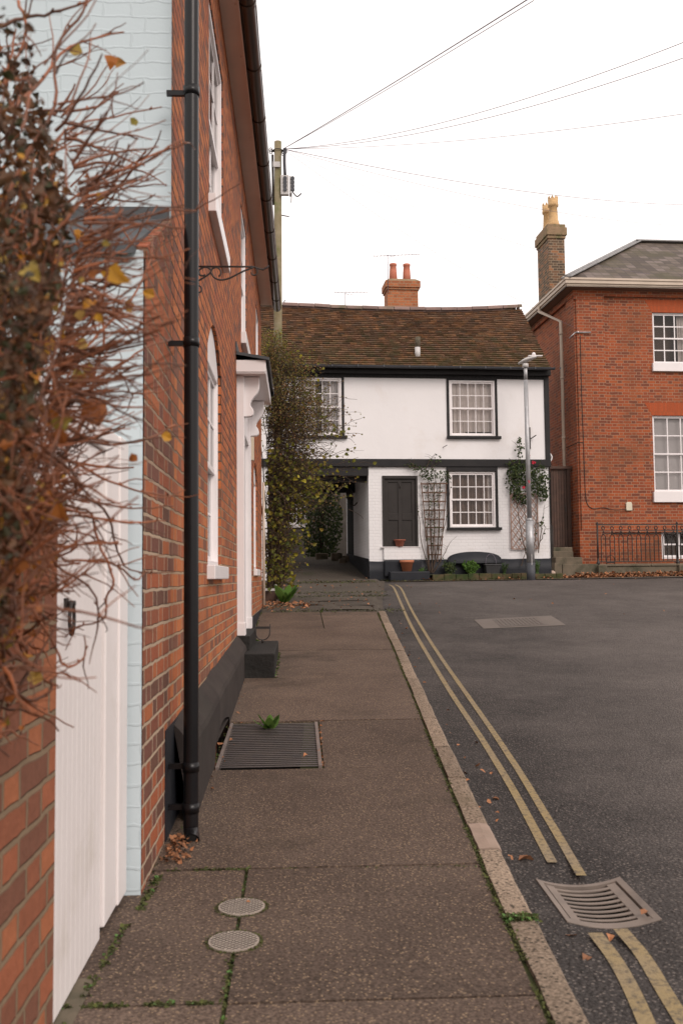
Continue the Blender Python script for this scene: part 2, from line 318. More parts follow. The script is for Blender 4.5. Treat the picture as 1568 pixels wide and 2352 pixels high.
# ------------------------------------------------------------------ mesh builder
ROOT = {}
class MB:
    'collects faces in world metres; build() links them as ONE mesh object'
    def __init__(s, fr=None): s.v, s.f, s.sm, s.fr = [], [], [], fr; s.uv = {}
    def p(s, q):
        s.v.append(tuple(s.fr.w(*q)) if s.fr else tuple(q)); return len(s.v)-1
    def face(s, pts, smooth=False):
        s.f.append([s.p(q) for q in pts]); s.sm.append(smooth)
    def box(s, x0, x1, y0, y1, z0, z1):
        i = [s.p((x, y, z)) for z in (z0, z1) for y in (y0, y1) for x in (x0, x1)]
        for a in ((0, 2, 3, 1), (4, 5, 7, 6), (0, 1, 5, 4), (2, 6, 7, 3), (0, 4, 6, 2), (1, 3, 7, 5)):
            s.f.append([i[k] for k in a]); s.sm.append(False)
    def hexa(s, b, t):
        'bottom four corners, top four corners'
        i = [s.p(q) for q in list(b)+list(t)]
        for a in ((3, 2, 1, 0), (4, 5, 6, 7), (0, 1, 5, 4), (1, 2, 6, 5), (2, 3, 7, 6), (3, 0, 4, 7)):
            s.f.append([i[k] for k in a]); s.sm.append(False)
    def bar(s, a, b, w, h, up=(0, 0, 1)):
        a = Vector(s.fr.w(*a)) if s.fr else Vector(a); b = Vector(s.fr.w(*b)) if s.fr else Vector(b)
        d = (b-a).normalized(); u = Vector(up); 
        if abs(d.dot(u)) > .95: u = Vector((1, 0, 0)) if not s.fr else s.fr.eu
        x = d.cross(u).normalized()*w/2; y = x.cross(d).normalized()*h/2
        i = []
        for c in (a, b):
            for sx, sy in ((-1, -1), (1, -1), (1, 1), (-1, 1)):
                s.v.append(tuple(c+x*sx+y*sy)); i.append(len(s.v)-1)
        for q in ((3, 2, 1, 0), (4, 5, 6, 7), (0, 1, 5, 4), (1, 2, 6, 5), (2, 3, 7, 6), (3, 0, 4, 7)):
            s.f.append([i[k] for k in q]); s.sm.append(False)
    def tube(s, pts, r, n=6, cap=True):
        P = [Vector(s.fr.w(*q)) if s.fr else Vector(q) for q in pts]
        if len(P) < 2: return
        rr = r if isinstance(r, (list, tuple)) else [r]*len(P)
        prev = None; rings = []
        for k, c in enumerate(P):
            d = (P[min(k+1, len(P)-1)]-P[max(k-1, 0)])
            if d.length < 1e-9: d = Vector((0, 0, 1))
            d.normalize()
            if prev is None:
                a = Vector((0, 0, 1)) if abs(d.z) < .9 else Vector((1, 0, 0)); x = d.cross(a).normalized()
            else:
                x = (prev - d*prev.dot(d))
                if x.length < 1e-6: x = d.orthogonal()
                x.normalize()
            prev = x; y = d.cross(x); ring = []
            for j in range(n):
                t = 2*pi*j/n; s.v.append(tuple(c + (x*cos(t)+y*sin(t))*rr[k])); ring.append(len(s.v)-1)
            rings.append(ring)
        for a, b in zip(rings, rings[1:]):
            for j in range(n): s.f.append([a[j], a[(j+1) % n], b[(j+1) % n], b[j]]); s.sm.append(True)
        if cap: s.f.append(rings[0][::-1]); s.sm.append(False); s.f.append(rings[-1]); s.sm.append(False)
    def lathe(s, c, prof, n=20, closed=True):
        c = Vector(s.fr.w(*c)) if s.fr else Vector(c); rings = []
        for r, z in prof:
            ring = []
            for j in range(n): t = 2*pi*j/n; s.v.append((c.x+r*cos(t), c.y+r*sin(t), c.z+z)); ring.append(len(s.v)-1)
            rings.append(ring)
        for a, b in zip(rings, rings[1:]):
            for j in range(n): s.f.append([a[j], a[(j+1) % n], b[(j+1) % n], b[j]]); s.sm.append(True)
        if closed: s.f.append(rings[0][::-1]); s.sm.append(False); s.f.append(rings[-1]); s.sm.append(False)
    def grid(s, fn, nu, nv, smooth=True, skip=None):
        ix = [[s.p(fn(i/nu, j/nv)) for i in range(nu+1)] for j in range(nv+1)]
        for j in range(nv):
            for i in range(nu):
                if skip and skip(i, j): continue
                s.f.append([ix[j][i], ix[j][i+1], ix[j+1][i+1], ix[j+1][i]]); s.sm.append(smooth)
    def prism(s, poly, fn0, fn1):
        'poly of (a,b); fn0/fn1 map a 2D point to the two end faces'
        a = [s.p(fn0(*q)) for q in poly]; b = [s.p(fn1(*q)) for q in poly]; n = len(poly)
        s.f.append(a[::-1]); s.f.append(b); s.sm += [False, False]
        for k in range(n): s.f.append([a[k], a[(k+1) % n], b[(k+1) % n], b[k]]); s.sm.append(False)
    def build(s, name, mat, parent=None, bevel=0, fixn=True):
        me = D.meshes.new(name)
        rm = ROOT.get(parent.name) if parent else None
        inv = rm.inverted() if rm else None
        vv = [tuple(inv @ Vector(q)) for q in s.v] if inv else s.v
        me.from_pydata(vv, [], s.f); me.update()
        me.polygons.foreach_set('use_smooth', s.sm)
        uvl = me.uv_layers.new(name='UVMap'); V = me.vertices
        for p in me.polygons:
            n = p.normal
            for li in p.loop_indices:
                q = V[me.loops[li].vertex_index].co
                if abs(n.z) > .9: uvl.data[li].uv = (q.x, q.y)
                elif abs(n.x) > abs(n.y): uvl.data[li].uv = (q.y+.11, q.z)
                else: uvl.data[li].uv = (q.x, q.z)
        o = D.objects.new(name, me); COL.objects.link(o)
        me.materials.append(mat)
        if parent:
            o.parent = parent; ROOT[o.name] = rm
        if bevel:
            b = o.modifiers.new('bevel', 'BEVEL'); b.width = bevel; b.segments = 2; b.limit_method = 'ANGLE'; b.angle_limit = radians(40)
        return o
def tag(o, label=None, cat=None, group=None, kind=None):
    if label: o['label'] = label
    if cat: o['category'] = cat
    if group: o['group'] = group
    if kind: o['kind'] = kind
    return o
def thing(name, label, cat, loc=(0, 0, 0), rz=0., group=None):
    o = D.objects.new(name, None); COL.objects.link(o); o.empty_display_size = .1
    o.location = loc; o.rotation_euler = (0, 0, rz)
    ROOT[o.name] = Matrix.Translation(Vector(loc)) @ Matrix.Rotation(rz, 4, 'Z')
    return tag(o, label, cat, group)
def copy_tree(o, parent=None, dl=Vector((0, 0, 0))):
    c = o.copy(); COL.objects.link(c)
    if parent: c.parent = parent
    ROOT[c.name] = ROOT.get(o.name)
    for ch in [x for x in D.objects if x.parent == o]: copy_tree(ch, c)
    return c
def jit(a): return random.uniform(-a, a)
# wall with openings -------------------------------------------------
def wall(mb, mp, a0, a1, z0, z1, holes, thick, depth=.12):
    'mp(a, d, z) -> builder point, a along the wall, d into it; holes (a0,a1,z0,z1[,rise])'
    As = sorted({a0, a1, *[h[0] for h in holes], *[h[1] for h in holes]}); Zs = sorted({z0, z1, *[h[2] for h in holes], *[h[3] for h in holes]})
    for i in range(len(As)-1):
        for j in range(len(Zs)-1):
            ca, cz = (As[i]+As[i+1])/2, (Zs[j]+Zs[j+1])/2
            if any(h[0] < ca < h[1] and h[2] < cz < h[3] for h in holes): continue
            mb.face([mp(As[i], 0, Zs[j]), mp(As[i+1], 0, Zs[j]), mp(As[i+1], 0, Zs[j+1]), mp(As[i], 0, Zs[j+1])])
    for h in holes:
        b0, b1, c0, c1 = h[:4]; rise = h[4] if len(h) > 4 else 0
        mb.face([mp(b0, 0, c0), mp(b0, 0, c1-rise), mp(b0, depth, c1-rise), mp(b0, depth, c0)])
        mb.face([mp(b1, 0, c1-rise), mp(b1, 0, c0), mp(b1, depth, c0), mp(b1, depth, c1-rise)])
        mb.face([mp(b1, 0, c0), mp(b0, 0, c0), mp(b0, depth, c0), mp(b1, depth, c0)])
        K = 12 if rise else 1
        arc = [(b0+(b1-b0)*k/K, c1-rise*(2*k/K-1)**2) for k in range(K+1)]
        for (p, q), (r, s_) in zip(arc, arc[1:]):
            mb.face([mp(p, 0, q), mp(r, 0, s_), mp(r, depth, s_), mp(p, depth, q)])
            if rise: mb.face([mp(p, 0, q), mp(r, 0, s_), mp(r, 0, c1), mp(p, 0, c1)])
    # outer sides, top and back
    T = thick
    mb.face([mp(a0, 0, z0), mp(a0, 0, z1), mp(a0, T, z1), mp(a0, T, z0)]); mb.face([mp(a1, 0, z1), mp(a1, 0, z0), mp(a1, T, z0), mp(a1, T, z1)])
    mb.face([mp(a0, 0, z1), mp(a1, 0, z1), mp(a1, T, z1), mp(a0, T, z1)])
    for i in range(len(As)-1):
        for j in range(len(Zs)-1):
            ca, cz = (As[i]+As[i+1])/2, (Zs[j]+Zs[j+1])/2
            if any(h[0] < ca < h[1] and h[2] < cz < h[3] for h in holes): continue
            mb.face([mp(As[i+1], T, Zs[j]), mp(As[i], T, Zs[j]), mp(As[i], T, Zs[j+1]), mp(As[i+1], T, Zs[j+1])])
def sash_window(parent, fr, mp, a0, a1, z0, z1, cols, rows, setback=.02, fw=.055, rise=0, curtain=None, sillz=None, sillmat=None, sillproj=.05, sillover=.05, framemat=None, sill_h=.1, room=True, barw=.018, label=None, midw=.04, drapes=None):
    'window (the outer frame) > sash, pane, sill, curtain, room'
    fm = framemat or M['white_gloss']
    def bx(m, p0, p1, d0, d1, q0, q1):
        c = [(p0, d0, q0), (p1, d0, q0), (p1, d1, q0), (p0, d1, q0)]; e = [(p0, d0, q1), (p1, d0, q1), (p1, d1, q1), (p0, d1, q1)]
        m.hexa([mp(*x) for x in c], [mp(*x) for x in e])
    m = MB(fr); s = setback; d2 = s+.07
    bx(m, a0, a0+fw, s, d2, z0, z1-rise); bx(m, a1-fw, a1, s, d2, z0, z1-rise); bx(m, a0+fw, a1-fw, s, d2, z0, z0+fw*.8)
    if rise:
        K = 10
        for k in range(K):
            t0, t1 = k/K, (k+1)/K; p0, p1 = a0+(a1-a0)*t0, a0+(a1-a0)*t1
            q0, q1 = z1-rise*(2*t0-1)**2, z1-rise*(2*t1-1)**2; lo = z1-rise-fw
            m.hexa([mp(p0, s, lo), mp(p1, s, lo), mp(p1, d2, lo), mp(p0, d2, lo)], [mp(p0, s, q0-.001), mp(p1, s, q1-.001), mp(p1, d2, q1-.001), mp(p0, d2, q0-.001)])
        top = z1-rise-fw
    else:
        bx(m, a0+fw, a1-fw, s, d2, z1-fw*.8, z1); top = z1-fw*.8
    w = m.build('window', fm, parent, bevel=.004)
    if label: w['label'] = label
    bot = z0+fw*.8; mid = (bot+top)/2; A0, A1 = a0+fw, a1-fw
    m = MB(fr)
    for (lo, hi, d) in ((mid-midw/2, top, s+.022), (bot, mid+midw/2, s+.046)):
        dd = d+.022
        bx(m, A0, A0+.03, d, dd, lo, hi); bx(m, A1-.03, A1, d, dd, lo, hi)
        bx(m, A0+.03, A1-.03, d, dd, lo, lo+midw); bx(m, A0+.03, A1-.03, d, dd, hi-.035, hi)
        g0, g1, h0, h1 = A0+.03, A1-.03, lo+midw, hi-.035
        for k in range(1, cols): c = g0+(g1-g0)*k/cols; bx(m, c-barw/2, c+barw/2, d+.003, dd-.004, h0, h1)
        for k in range(1, rows//2): c = h0+(h1-h0)*k/(rows//2); bx(m, g0, g1, d+.0045, dd-.0055, c-barw/2, c+barw/2)
    m.build('sash', fm, w)
    m = MB(fr)
    m.face([mp(A0, s+.034, mid), mp(A1, s+.034, mid), mp(A1, s+.034, top), mp(A0, s+.034, top)])
    m.face([mp(A0, s+.058, bot), mp(A1, s+.058, bot), mp(A1, s+.058, mid), mp(A0, s+.058, mid)])
    m.build('pane', M['glass'], w)
    if sillz is not None:
        m = MB(fr); bx(m, a0-sillover, a1+sillover, -sillproj, s+.03, sillz-sill_h, sillz); m.build('sill', sillmat or fm, w, bevel=.006)
    if curtain:
        for (c0, c1, mat_, amp, zt) in curtain:
            m = MB(fr); ph = random.random()*6
            def f(u, v, c0=c0, c1=c1, zt=zt):
                a = c0+(c1-c0)*u
                return mp(A0+(A1-A0)*a, s+.16+amp*sin(a*55+ph+1.5*sin(v*2))*(1-.4*v)+amp*.4*sin(a*131), bot+(top-bot)*(v*(zt)+(1-zt)))
            m.grid(f, 70, 6); m.build('curtain', mat_, w)
    if room:
        m = MB(fr); q = s+.09
        P = lambda a, d, z: mp(a, d, z)
        e = .35
        m.face([P(a0-.2, q+e, z0-.1), P(a1+.2, q+e, z0-.1), P(a1+.2, q+e, z1+.1), P(a0-.2, q+e, z1+.1)])
        m.face([P(a0-.2, q, z0-.1), P(a0-.2, q+e, z0-.1), P(a0-.2, q+e, z1+.1), P(a0-.2, q, z1+.1)])
        m.face([P(a1+.2, q, z0-.1), P(a1+.2, q+e, z0-.1), P(a1+.2, q+e, z1+.1), P(a1+.2, q, z1+.1)])
        m.face([P(a0-.2, q, z0-.1), P(a1+.2, q, z0-.1), P(a1+.2, q+e, z0-.1), P(a0-.2, q+e, z0-.1)])
        m.face([P(a0-.2, q, z1+.1), P(a1+.2, q, z1+.1), P(a1+.2, q+e, z1+.1), P(a0-.2, q+e, z1+.1)])
        m.build('room', M['interior'], w)
    return w
# leaves and stems ----------------------------------------------------
def add_leaf(mb, c, size, nrm=None, long=1.25, fold=.25):
    c = Vector(c); n = Vector(nrm) if nrm else Vector((jit(1), jit(1), jit(1)))
    if n.length < .01: n = Vector((0, 0, 1))
    n.normalize(); a = n.orthogonal().normalized(); a.rotate(Matrix.Rotation(random.random()*6.28, 3, n)); b = n.cross(a)
    L, w = size*long, size*.5; f = n*size*fold
    i = len(mb.v); tip = c+a*L-n*size*fold*.8
    mb.v += [tuple(c), tuple(c+a*L*.3+b*w+f*.6), tuple(c+a*L*.72+b*w*.62+f*.4), tuple(tip), tuple(c+a*L*.72-b*w*.62+f*.4), tuple(c+a*L*.3-b*w+f*.6), tuple(c+a*L*.45)]
    mb.f += [[i, i+1, i+6], [i+1, i+2, i+6], [i+2, i+3, i+6], [i+3, i+4, i+6], [i+4, i+5, i+6], [i+5, i, i+6]]; mb.sm += [False]*6
def wander(p, d, L, n, bend=.5, grav=0., att=None):
    p = Vector(p); d = Vector(d).normalized(); out = [p.copy()]
    for k in range(n):
        d = (d + Vector((jit(bend), jit(bend), jit(bend)))*.6 + Vector((0, 0, grav))).normalized()
        p = p + d*(L/n); out.append(p.copy())
    return out
def taper(n, a, b): return [a+(b-a)*k/(n-1) for k in range(n)]
def smooth(pts, k=4):
    'Catmull-Rom through the points'
    P = [Vector(p) for p in pts]; P = [P[0]*2-P[1]]+P+[P[-1]*2-P[-2]]; o = []
    for i in range(1, len(P)-2):
        a, b, c, d = P[i-1:i+3]
        for j in range(k):
            t = j/k; o.append(.5*((2*b)+(c-a)*t+(2*a-5*b+4*c-d)*t*t+(3*b-a-3*c+d)*t**3))
    o.append(P[-2]); return o
# ================================================================== GROUND, ROAD, PAVEMENT, KERB
def kin(y): return interp(y, [-8, 0, 2.69, 4.575, 7.41, 11, 15.33], [.36, .54, .675, .772, .918, 1.08, 1.244])
def kout(y): return kin(y)+interp(y, [0, 15.3], [.105, .125])
m = MB()
def gf(u, v):
    x = -120+240*u; y = -60+260*v; return (x, y, G(x, y)-.35)
m.grid(gf, 40, 130); tag(m.build('ground', M['earth']), kind='structure')
ROADZ = -.06
DX0, DX1, DY0, DY1 = .965, 1.305, 3.56, 4.01
def sag0(x): u = (x-DX0)/(DX1-DX0); return -.028*(1-(2*u-1)**2)
def redge(y):     # left edge of the tarmac road
    if y <= 15.33: return kout(y)-.02
    return interp(y, [15.33, 17.3, 19, 21.3, 21.8], [1.35, 1.5, 1.68, 1.9, 1.95])
cols_ = [None, DX0, 1.05, 1.135, 1.22, DX1, 1.75, 2.5, 4, 6, 9, 14, 22, 45]
ys = sorted(set([-8+.5*k for k in range(21)] + [2.5+.15*k for k in range(6)]+[DY0, DY1]+[4+.3*k for k in range(60)]))
ys = [y for y in ys if y <= 22.0]
m = MB()
def rx(i, y):
    e = redge(y)
    if i == 0: return e
    c = cols_[i]; return max(c, e+.006*i)
ix = [[m.p((rx(i, y), y, G(rx(i, y), y)+ROADZ+((sag0(rx(i, y))+.002) if DY0-.001 <= y <= DY1+.001 and DX0-.001 <= rx(i, y) <= DX1+.001 else 0))) for i in range(len(cols_))] for y in ys]
for j in range(len(ys)-1):
    for i in range(len(cols_)-1):
        if i in (1, 2, 3, 4) and DY0-1e-6 <= ys[j] < DY1-1e-6: continue
        m.f.append([ix[j][i], ix[j][i+1], ix[j+1][i+1], ix[j+1][i]]); m.sm.append(True)
# road runs on to the right, past the houses' fronts
def laneedge(x): return 22.0+(x-2.08)*.061
def rf(u, v):
    x = 1.9+43*u; y0 = 22.0; y1 = laneedge(x)+.32; y = y0+(y1-y0)*v; return (x, y, G(x, y)+ROADZ)
m.grid(rf, 30, 2)
tag(m.build('road', M['asphalt']), kind='structure')
# far verge strip against the house fronts
m = MB()
def vf(u, v):
    x = 1.9+30*u; y0 = laneedge(x)+.3; y = y0+1.6*v; return (x, y, G(x, y)-.03)
m.grid(vf, 30, 3); tag(m.build('verge', M['earth']), kind='structure')
# pavement: slabs with open joints over a mossy bed
JY = [(-6, 0), (0, 1.35), (1.35, 2.86), (2.86, 4.06), (4.06, 5.80), (5.80, 7.22), (7.22, 9.19), (9.16, 11.1), (11.1, 13.2), (13.2, 15.36)]
m = MB(); g_ = .007
def slab(x0, x1, y0, y1, nx=3, ny=4):
    'x0, x1 may be functions of y'
    fx0 = x0 if callable(x0) else (lambda y: x0); fx1 = x1 if callable(x1) else (lambda y: x1)
    tz = jit(.003); tx = jit(.002)
    def f(u, v):
        y = y0+g_+(y1-y0-2*g_)*v; x = (fx0(y)+g_)+(fx1(y)-fx0(y)-2*g_)*u; return (x, y, G(x, y)+tz+tx*(u-.5))
    m.grid(f, nx, ny)
    ring = [f(0, v/ny) for v in range(ny+1)]+[f(u/nx, 1) for u in range(1, nx+1)]+[f(1, 1-v/ny) for v in range(1, ny+1)]+[f(1-u/nx, 0) for u in range(1, nx)]
    for a, b in zip(ring, ring[1:]+ring[:1]): m.face([b, a, (a[0], a[1], a[2]-.05), (b[0], b[1], b[2]-.05)])
for k, (y0, y1) in enumerate(JY):
    if k in (2, 3): slab(-.75, -.215, y0, y1); slab(-.215, kin, y0, y1)
    elif k == 5:
        slab(.142, kin, y0, y1)
    elif k == 9: slab(-.75, .35, y0, y1); slab(.35, kin, y0, y1)
    else: slab(-.75, kin, y0, y1)
tag(m.build('pavement', M['paving']), kind='structure')
m = MB(); m.grid(lambda u, v: (-.9+(kout(-6+21.4*v)+.86)*u, -6+21.4*v, G(0, -6+21.4*v)-.016), 4, 60, skip=lambda i, j: 5.8 <= -6+21.4*(j+.5)/60 <= 7.25 and i < 2)
tag(m.build('joint_bed', M['moss']), kind='structure')
# kerb stones
m = MB(); mk2 = MB(); yk = [-6.5, -5, -3.4, -1.6, .2, 1.45, 2.45, 3.43, 4.22, 4.60, 5.5, 6.3, 7.2, 8.15, 9.1, 10, 10.95, 11.9, 12.8, 13.7, 14.6, 15.33]
for a, b in zip(yk, yk[1:]):
    n = 5; dz = jit(.005); dx = jit(.006)
    gap = .022 if abs(a-3.43) < .01 else .006
    def kf(u, v, a=a, b=b, dz=dz, dx=dx, gap=gap):
        y = a+gap+(b-a-.006-gap)*v; x0 = kin(y)+.012+dx; x1 = kout(y)+dx
        z = G(x0, y)+dz+.004
        prof = [(0, -.05), (0, 0), (.5, .003), (.86, .001), (1, -.012), (1.02, -.09)]
        q = prof[int(round(u*5))]; return (x0+(x1-x0)*q[0]+noise.noise(Vector((y*7, u*3, a)))*.005, y, z+q[1]+noise.noise(Vector((y*9, u*4, 3)))*.003)
    q_ = mk2 if abs(a-4.22) < .01 else m
    q_.grid(kf, 5, 6, smooth=False)
    for v in (0, 1): q_.face([kf(u/5, v) for u in range(6)])
tag(m.build('kerb', M['granite']), kind='structure'); tag(mk2.build('kerb', pm('pale kerb concrete', (.34, .25, .2), (.27, .2, .155), 9, .85, bump=.4)), kind='structure')
# patched forecourt between pavement and cottage
m = MB()
def pf(u, v):
    y = 15.36+6.9*v; x1 = redge(y)+.0 if y < 21.8 else 1.95; x0 = -3.2; x = x0+(x1-x0)*u
    return (x, y, G(x, y)-.004+.008*noise.noise(Vector((x*2.2, y*2.2, 0)))-(.05 if u > .97 else 0))
m.grid(pf, 60, 60)
for (x0, x1, y0, y1) in ((.35, 1.2, 15.6, 16.2), (.5, 1.28, 16.25, 16.9), (.15, 1.3, 17.0, 17.7), (-.1, .45, 16.4, 16.9)):
    m.grid(lambda u, v: (x0+(x1-x0)*u+jit(.01), y0+(y1-y0)*v, G(x0, y0+(y1-y0)*v)+.012+(.0 if 0 < u < 1 else -.012)), 4, 4, smooth=False)
tag(m.build('path', M['path']), kind='structure')
# double yellow lines
def yl(pts, w, name='yellow_lines'):
    P = smooth(pts, 6)
    for a, b in zip(P, P[1:]):
        d = (b-a); n_ = Vector((d.y, -d.x, 0)).normalized()*w/2
        q = [a-n_, a+n_, b+n_, b-n_]
        my.face([(p.x, p.y, G(p.x, p.y)+ROADZ+.004) for p in q])
my = MB()
def L(pts): return [gp(x, y, ROADZ) for x, y in pts]
yl(L([(1268, 1985), (1180, 1820), (1110, 1705), (1040, 1600), (985, 1510), (945, 1440), (922, 1390), (905, 1352), (893, 1343.5)]), .044)
yl(L([(1335, 2014), (1262, 1890), (1170, 1740), (1085, 1615), (1015, 1515), (970, 1445), (940, 1392), (922, 1354), (908, 1343.5)]), .042)
yl(L([(1520, 2440), (1455, 2290), (1412, 2210), (1366, 2146)]), .052); yl(L([(1610, 2420), (1530, 2290), (1475, 2200), (1424, 2138)]), .052)
yl([(2.1, 21.95, 0), (6, 22.14, 0), (14, 22.62, 0)], .06)
tag(my.build('yellow_lines', M['yellow_line']), kind='structure')
# ------------------------------------------------------------------ road drain
c = Vector(((DX0+DX1)/2, (DY0+DY1)/2, 0)); zr = G(c.x, c.y)+ROADZ
t = thing('road_drain', 'sagging iron drain grate with curved bars beside the kerb', 'drain grate', (c.x, c.y, zr))
def sag(x): u = (x-DX0)/(DX1-DX0); return -.028*(1-(2*u-1)**2)
def dz_(x, y): return G(x, y)+ROADZ+.006+sag(x)
m = MB()
def strip(x0, x1, y0, y1, n=14, th=.03, up=0):
    if th < 0: th = .0035-up
    for k in range(n):
        a, b = x0+(x1-x0)*k/n, x0+(x1-x0)*(k+1)/n
        m.hexa([(a, y0, dz_(a, y0)-th), (b, y0, dz_(b, y0)-th), (b, y1, dz_(b, y1)-th), (a, y1, dz_(a, y1)-th)], [(a, y0, dz_(a, y0)+up), (b, y0, dz_(b, y0)+up), (b, y1, dz_(b, y1)+up), (a, y1, dz_(a, y1)+up)])
strip(DX0-.004, DX1+.004, DY0-.006, DY0+.02); strip(DX0-.004, DX1+.004, DY1-.02, DY1+.006)
strip(DX0-.004, DX0+.02, DY0+.02, DY1-.02, 2); strip(DX1-.02, DX1+.004, DY0+.02, DY1-.02, 2)
m.build('frame', M['drain'], t)
m = MB()
strip(DX0+.028, DX0+.062, DY0+.026, DY1-.026, 2, up=-.004); strip(DX1-.062, DX1-.028, DY0+.026, DY1-.026, 2, up=-.004)
nb = 9; pitch = (DY1-DY0-.052)/nb
strip(DX0+.02, DX1-.02, DY0+.02, DY0+.05, up=-.002)
for k in range(1, nb):
    y0 = DY0+.026+pitch*k; strip(DX0+.062, DX1-.062, y0+pitch*.08, y0+pitch*.5, up=-.004, th=-.001)
m.build('grate', M['drain'], t)
m = MB(); z0 = zr-.35
m.face([(DX0, DY0, z0), (DX1, DY0, z0), (DX1, DY1, z0), (DX0, DY1, z0)])
for a, b in (((DX0, DY0), (DX1, DY0)), ((DX1, DY0), (DX1, DY1)), ((DX1, DY1), (DX0, DY1)), ((DX0, DY1), (DX0, DY0))):
    m.face([(*a, z0), (*b, z0), (*b, zr-.055), (*a, zr-.055)])
m.build('gully', M['void'], t)
# ------------------------------------------------------------------ manhole in the road
q = [gp(x, y, ROADZ) for x, y in ((1088, 1424), (1110, 1445), (1300, 1437), (1265, 1415))]
cc = sum(q, Vector())/4
t = thing('manhole_cover', 'oblong pale manhole cover let into the middle of the road', 'manhole cover', cc)
def bil(u, v): p = (q[0]*(1-u)+q[3]*u)*(1-v)+(q[1]*(1-u)+q[2]*u)*v; return p
m = MB(); hole = (.22, .78, .12, .88)
G4 = lambda u, v, o: (lambda p: (p.x, p.y, G(p.x, p.y)+ROADZ+o))(bil(u, v))
m.grid(lambda u, v: G4(u, v, .005), 8, 4)
m.build('surround', pm('pale patch concrete', (.15, .125, .108), (.12, .1, .087), 8, .85, bump=.4, bsc=60), t)
m = MB(); u0, u1, v0, v1 = hole
m.grid(lambda u, v: G4(u0+(u1-u0)*u, v0+(v1-v0)*v, .009), 6, 3)
m.build('lid', M['studs'], t)
m = MB()
for i in range(1, 12):
    for j in range(1, 8):
        u, v = u0+(u1-u0)*i/12, v0+(v1-v0)*j/8
        m.hexa([G4(u-.012, v-.03, .009), G4(u+.012, v-.03, .009), G4(u+.012, v+.03, .009), G4(u-.012, v+.03, .009)], [G4(u-.01, v-.025, .016), G4(u+.01, v-.025, .016), G4(u+.01, v+.025, .016), G4(u-.01, v+.025, .016)])
m.build('studs', M['studs'], t)
# ------------------------------------------------------------------ two round covers in the pavement
for (x, y, lab) in ((555, 2085, 'round pale hatched cover in the pavement, the one nearer the drainpipe'), (537, 2164, 'round pale hatched cover in the pavement, the one nearer the camera')):
    p = gp(x, y); r = .084
    t = thing('stopcock_cover', lab, 'pavement cover', p, group='round covers set in the pavement')
    m = MB(); K = 28
    zz = lambda a, b, o: (p.x+a, p.y+b, G(p.x+a, p.y+b)+o)
    m.face([zz(r*cos(2*pi*k/K), r*sin(2*pi*k/K), .003) for k in range(K)])
    for k in range(K):
        a, b = 2*pi*k/K, 2*pi*(k+1)/K
        m.face([zz(r*cos(a), r*sin(a), -.01), zz(r*cos(b), r*sin(b), -.01), zz(r*cos(b), r*sin(b), .003), zz(r*cos(a), r*sin(a), .003)])
    m.build('lid', pm('grey round lid', (.38, .32, .27), (.29, .245, .21), 30, .7, bump=.4), t)
    m = MB()
    for s_ in (-1, 1):
        for k in range(-5, 6):
            o = k*.0145; h = sqrt(max(0, (r*.93)**2-o*o))
            d = Vector((1, s_*.9, 0)).normalized(); n_ = Vector((-d.y, d.x, 0))
            a, b = n_*o-d*h, n_*o+d*h
            m.bar(zz(a.x, a.y, .003+.0005*s_), zz(b.x, b.y, .003+.0005*s_), .0022, .002)
    m.build('hatching', M['hatch'], t)
    m = MB()
    for k in range(420):
        a = random.random()*6.28; rr = r+.004+abs(random.gauss(0, .005)); add_leaf(m, zz(rr*cos(a), rr*sin(a), -.002), random.uniform(.004, .008), (jit(1), jit(1), 1))
    m.build('moss_ring', M['moss'], t)
# ------------------------------------------------------------------ light well grating in the pavement
GX0, GX1, Y0, Y1 = -.475, .115, 5.86, 7.17
t = thing('light_well_grating', 'dark steel bar grating over the light well below the brick wall', 'pavement grating', (GX0, Y0, G(0, Y0)))
m = MB(); zg = lambda y: G(0, y)-.004
for x0, x1 in ((GX0-.02, GX0), (GX1, GX1+.022)):
    m.hexa([(x0, Y0, zg(Y0)-.04), (x1, Y0, zg(Y0)-.04), (x1, Y1, zg(Y1)-.04), (x0, Y1, zg(Y1)-.04)], [(x0, Y0, zg(Y0)+.006), (x1, Y0, zg(Y0)+.006), (x1, Y1, zg(Y1)+.006), (x0, Y1, zg(Y1)+.006)])
m.build('frame', pm('worn steel edge', (.2, .16, .14), (.13, .1, .09), 20, .6), t)
m = MB(); n = 25
for k in range(n):
    y = Y0+(Y1-Y0)*(k+.5)/n; m.box(GX0, GX1, y-.015, y+.015, zg(y)-.003, zg(y))
m.build('bars', M['grating'], t)
m = MB(); zb = .2-.7
m.face([(-.62, Y0, zb), (.142, Y0, zb), (.142, Y1+.05, zb), (-.62, Y1+.05, zb)])
for a, b in (((-.62, Y0-.05), (.142, Y0-.05)), ((.142, Y0-.05), (.142, Y1+.05)), ((.142, Y1+.05), (-.62, Y1+.05)), ((-.62, Y1+.05), (-.62, Y0-.05))):
    m.face([(*a, zb), (*b, zb), (*b, G(0, b[1])-.02), (*a, G(0, a[1])-.02)])
m.build('pit', M['void'], t)
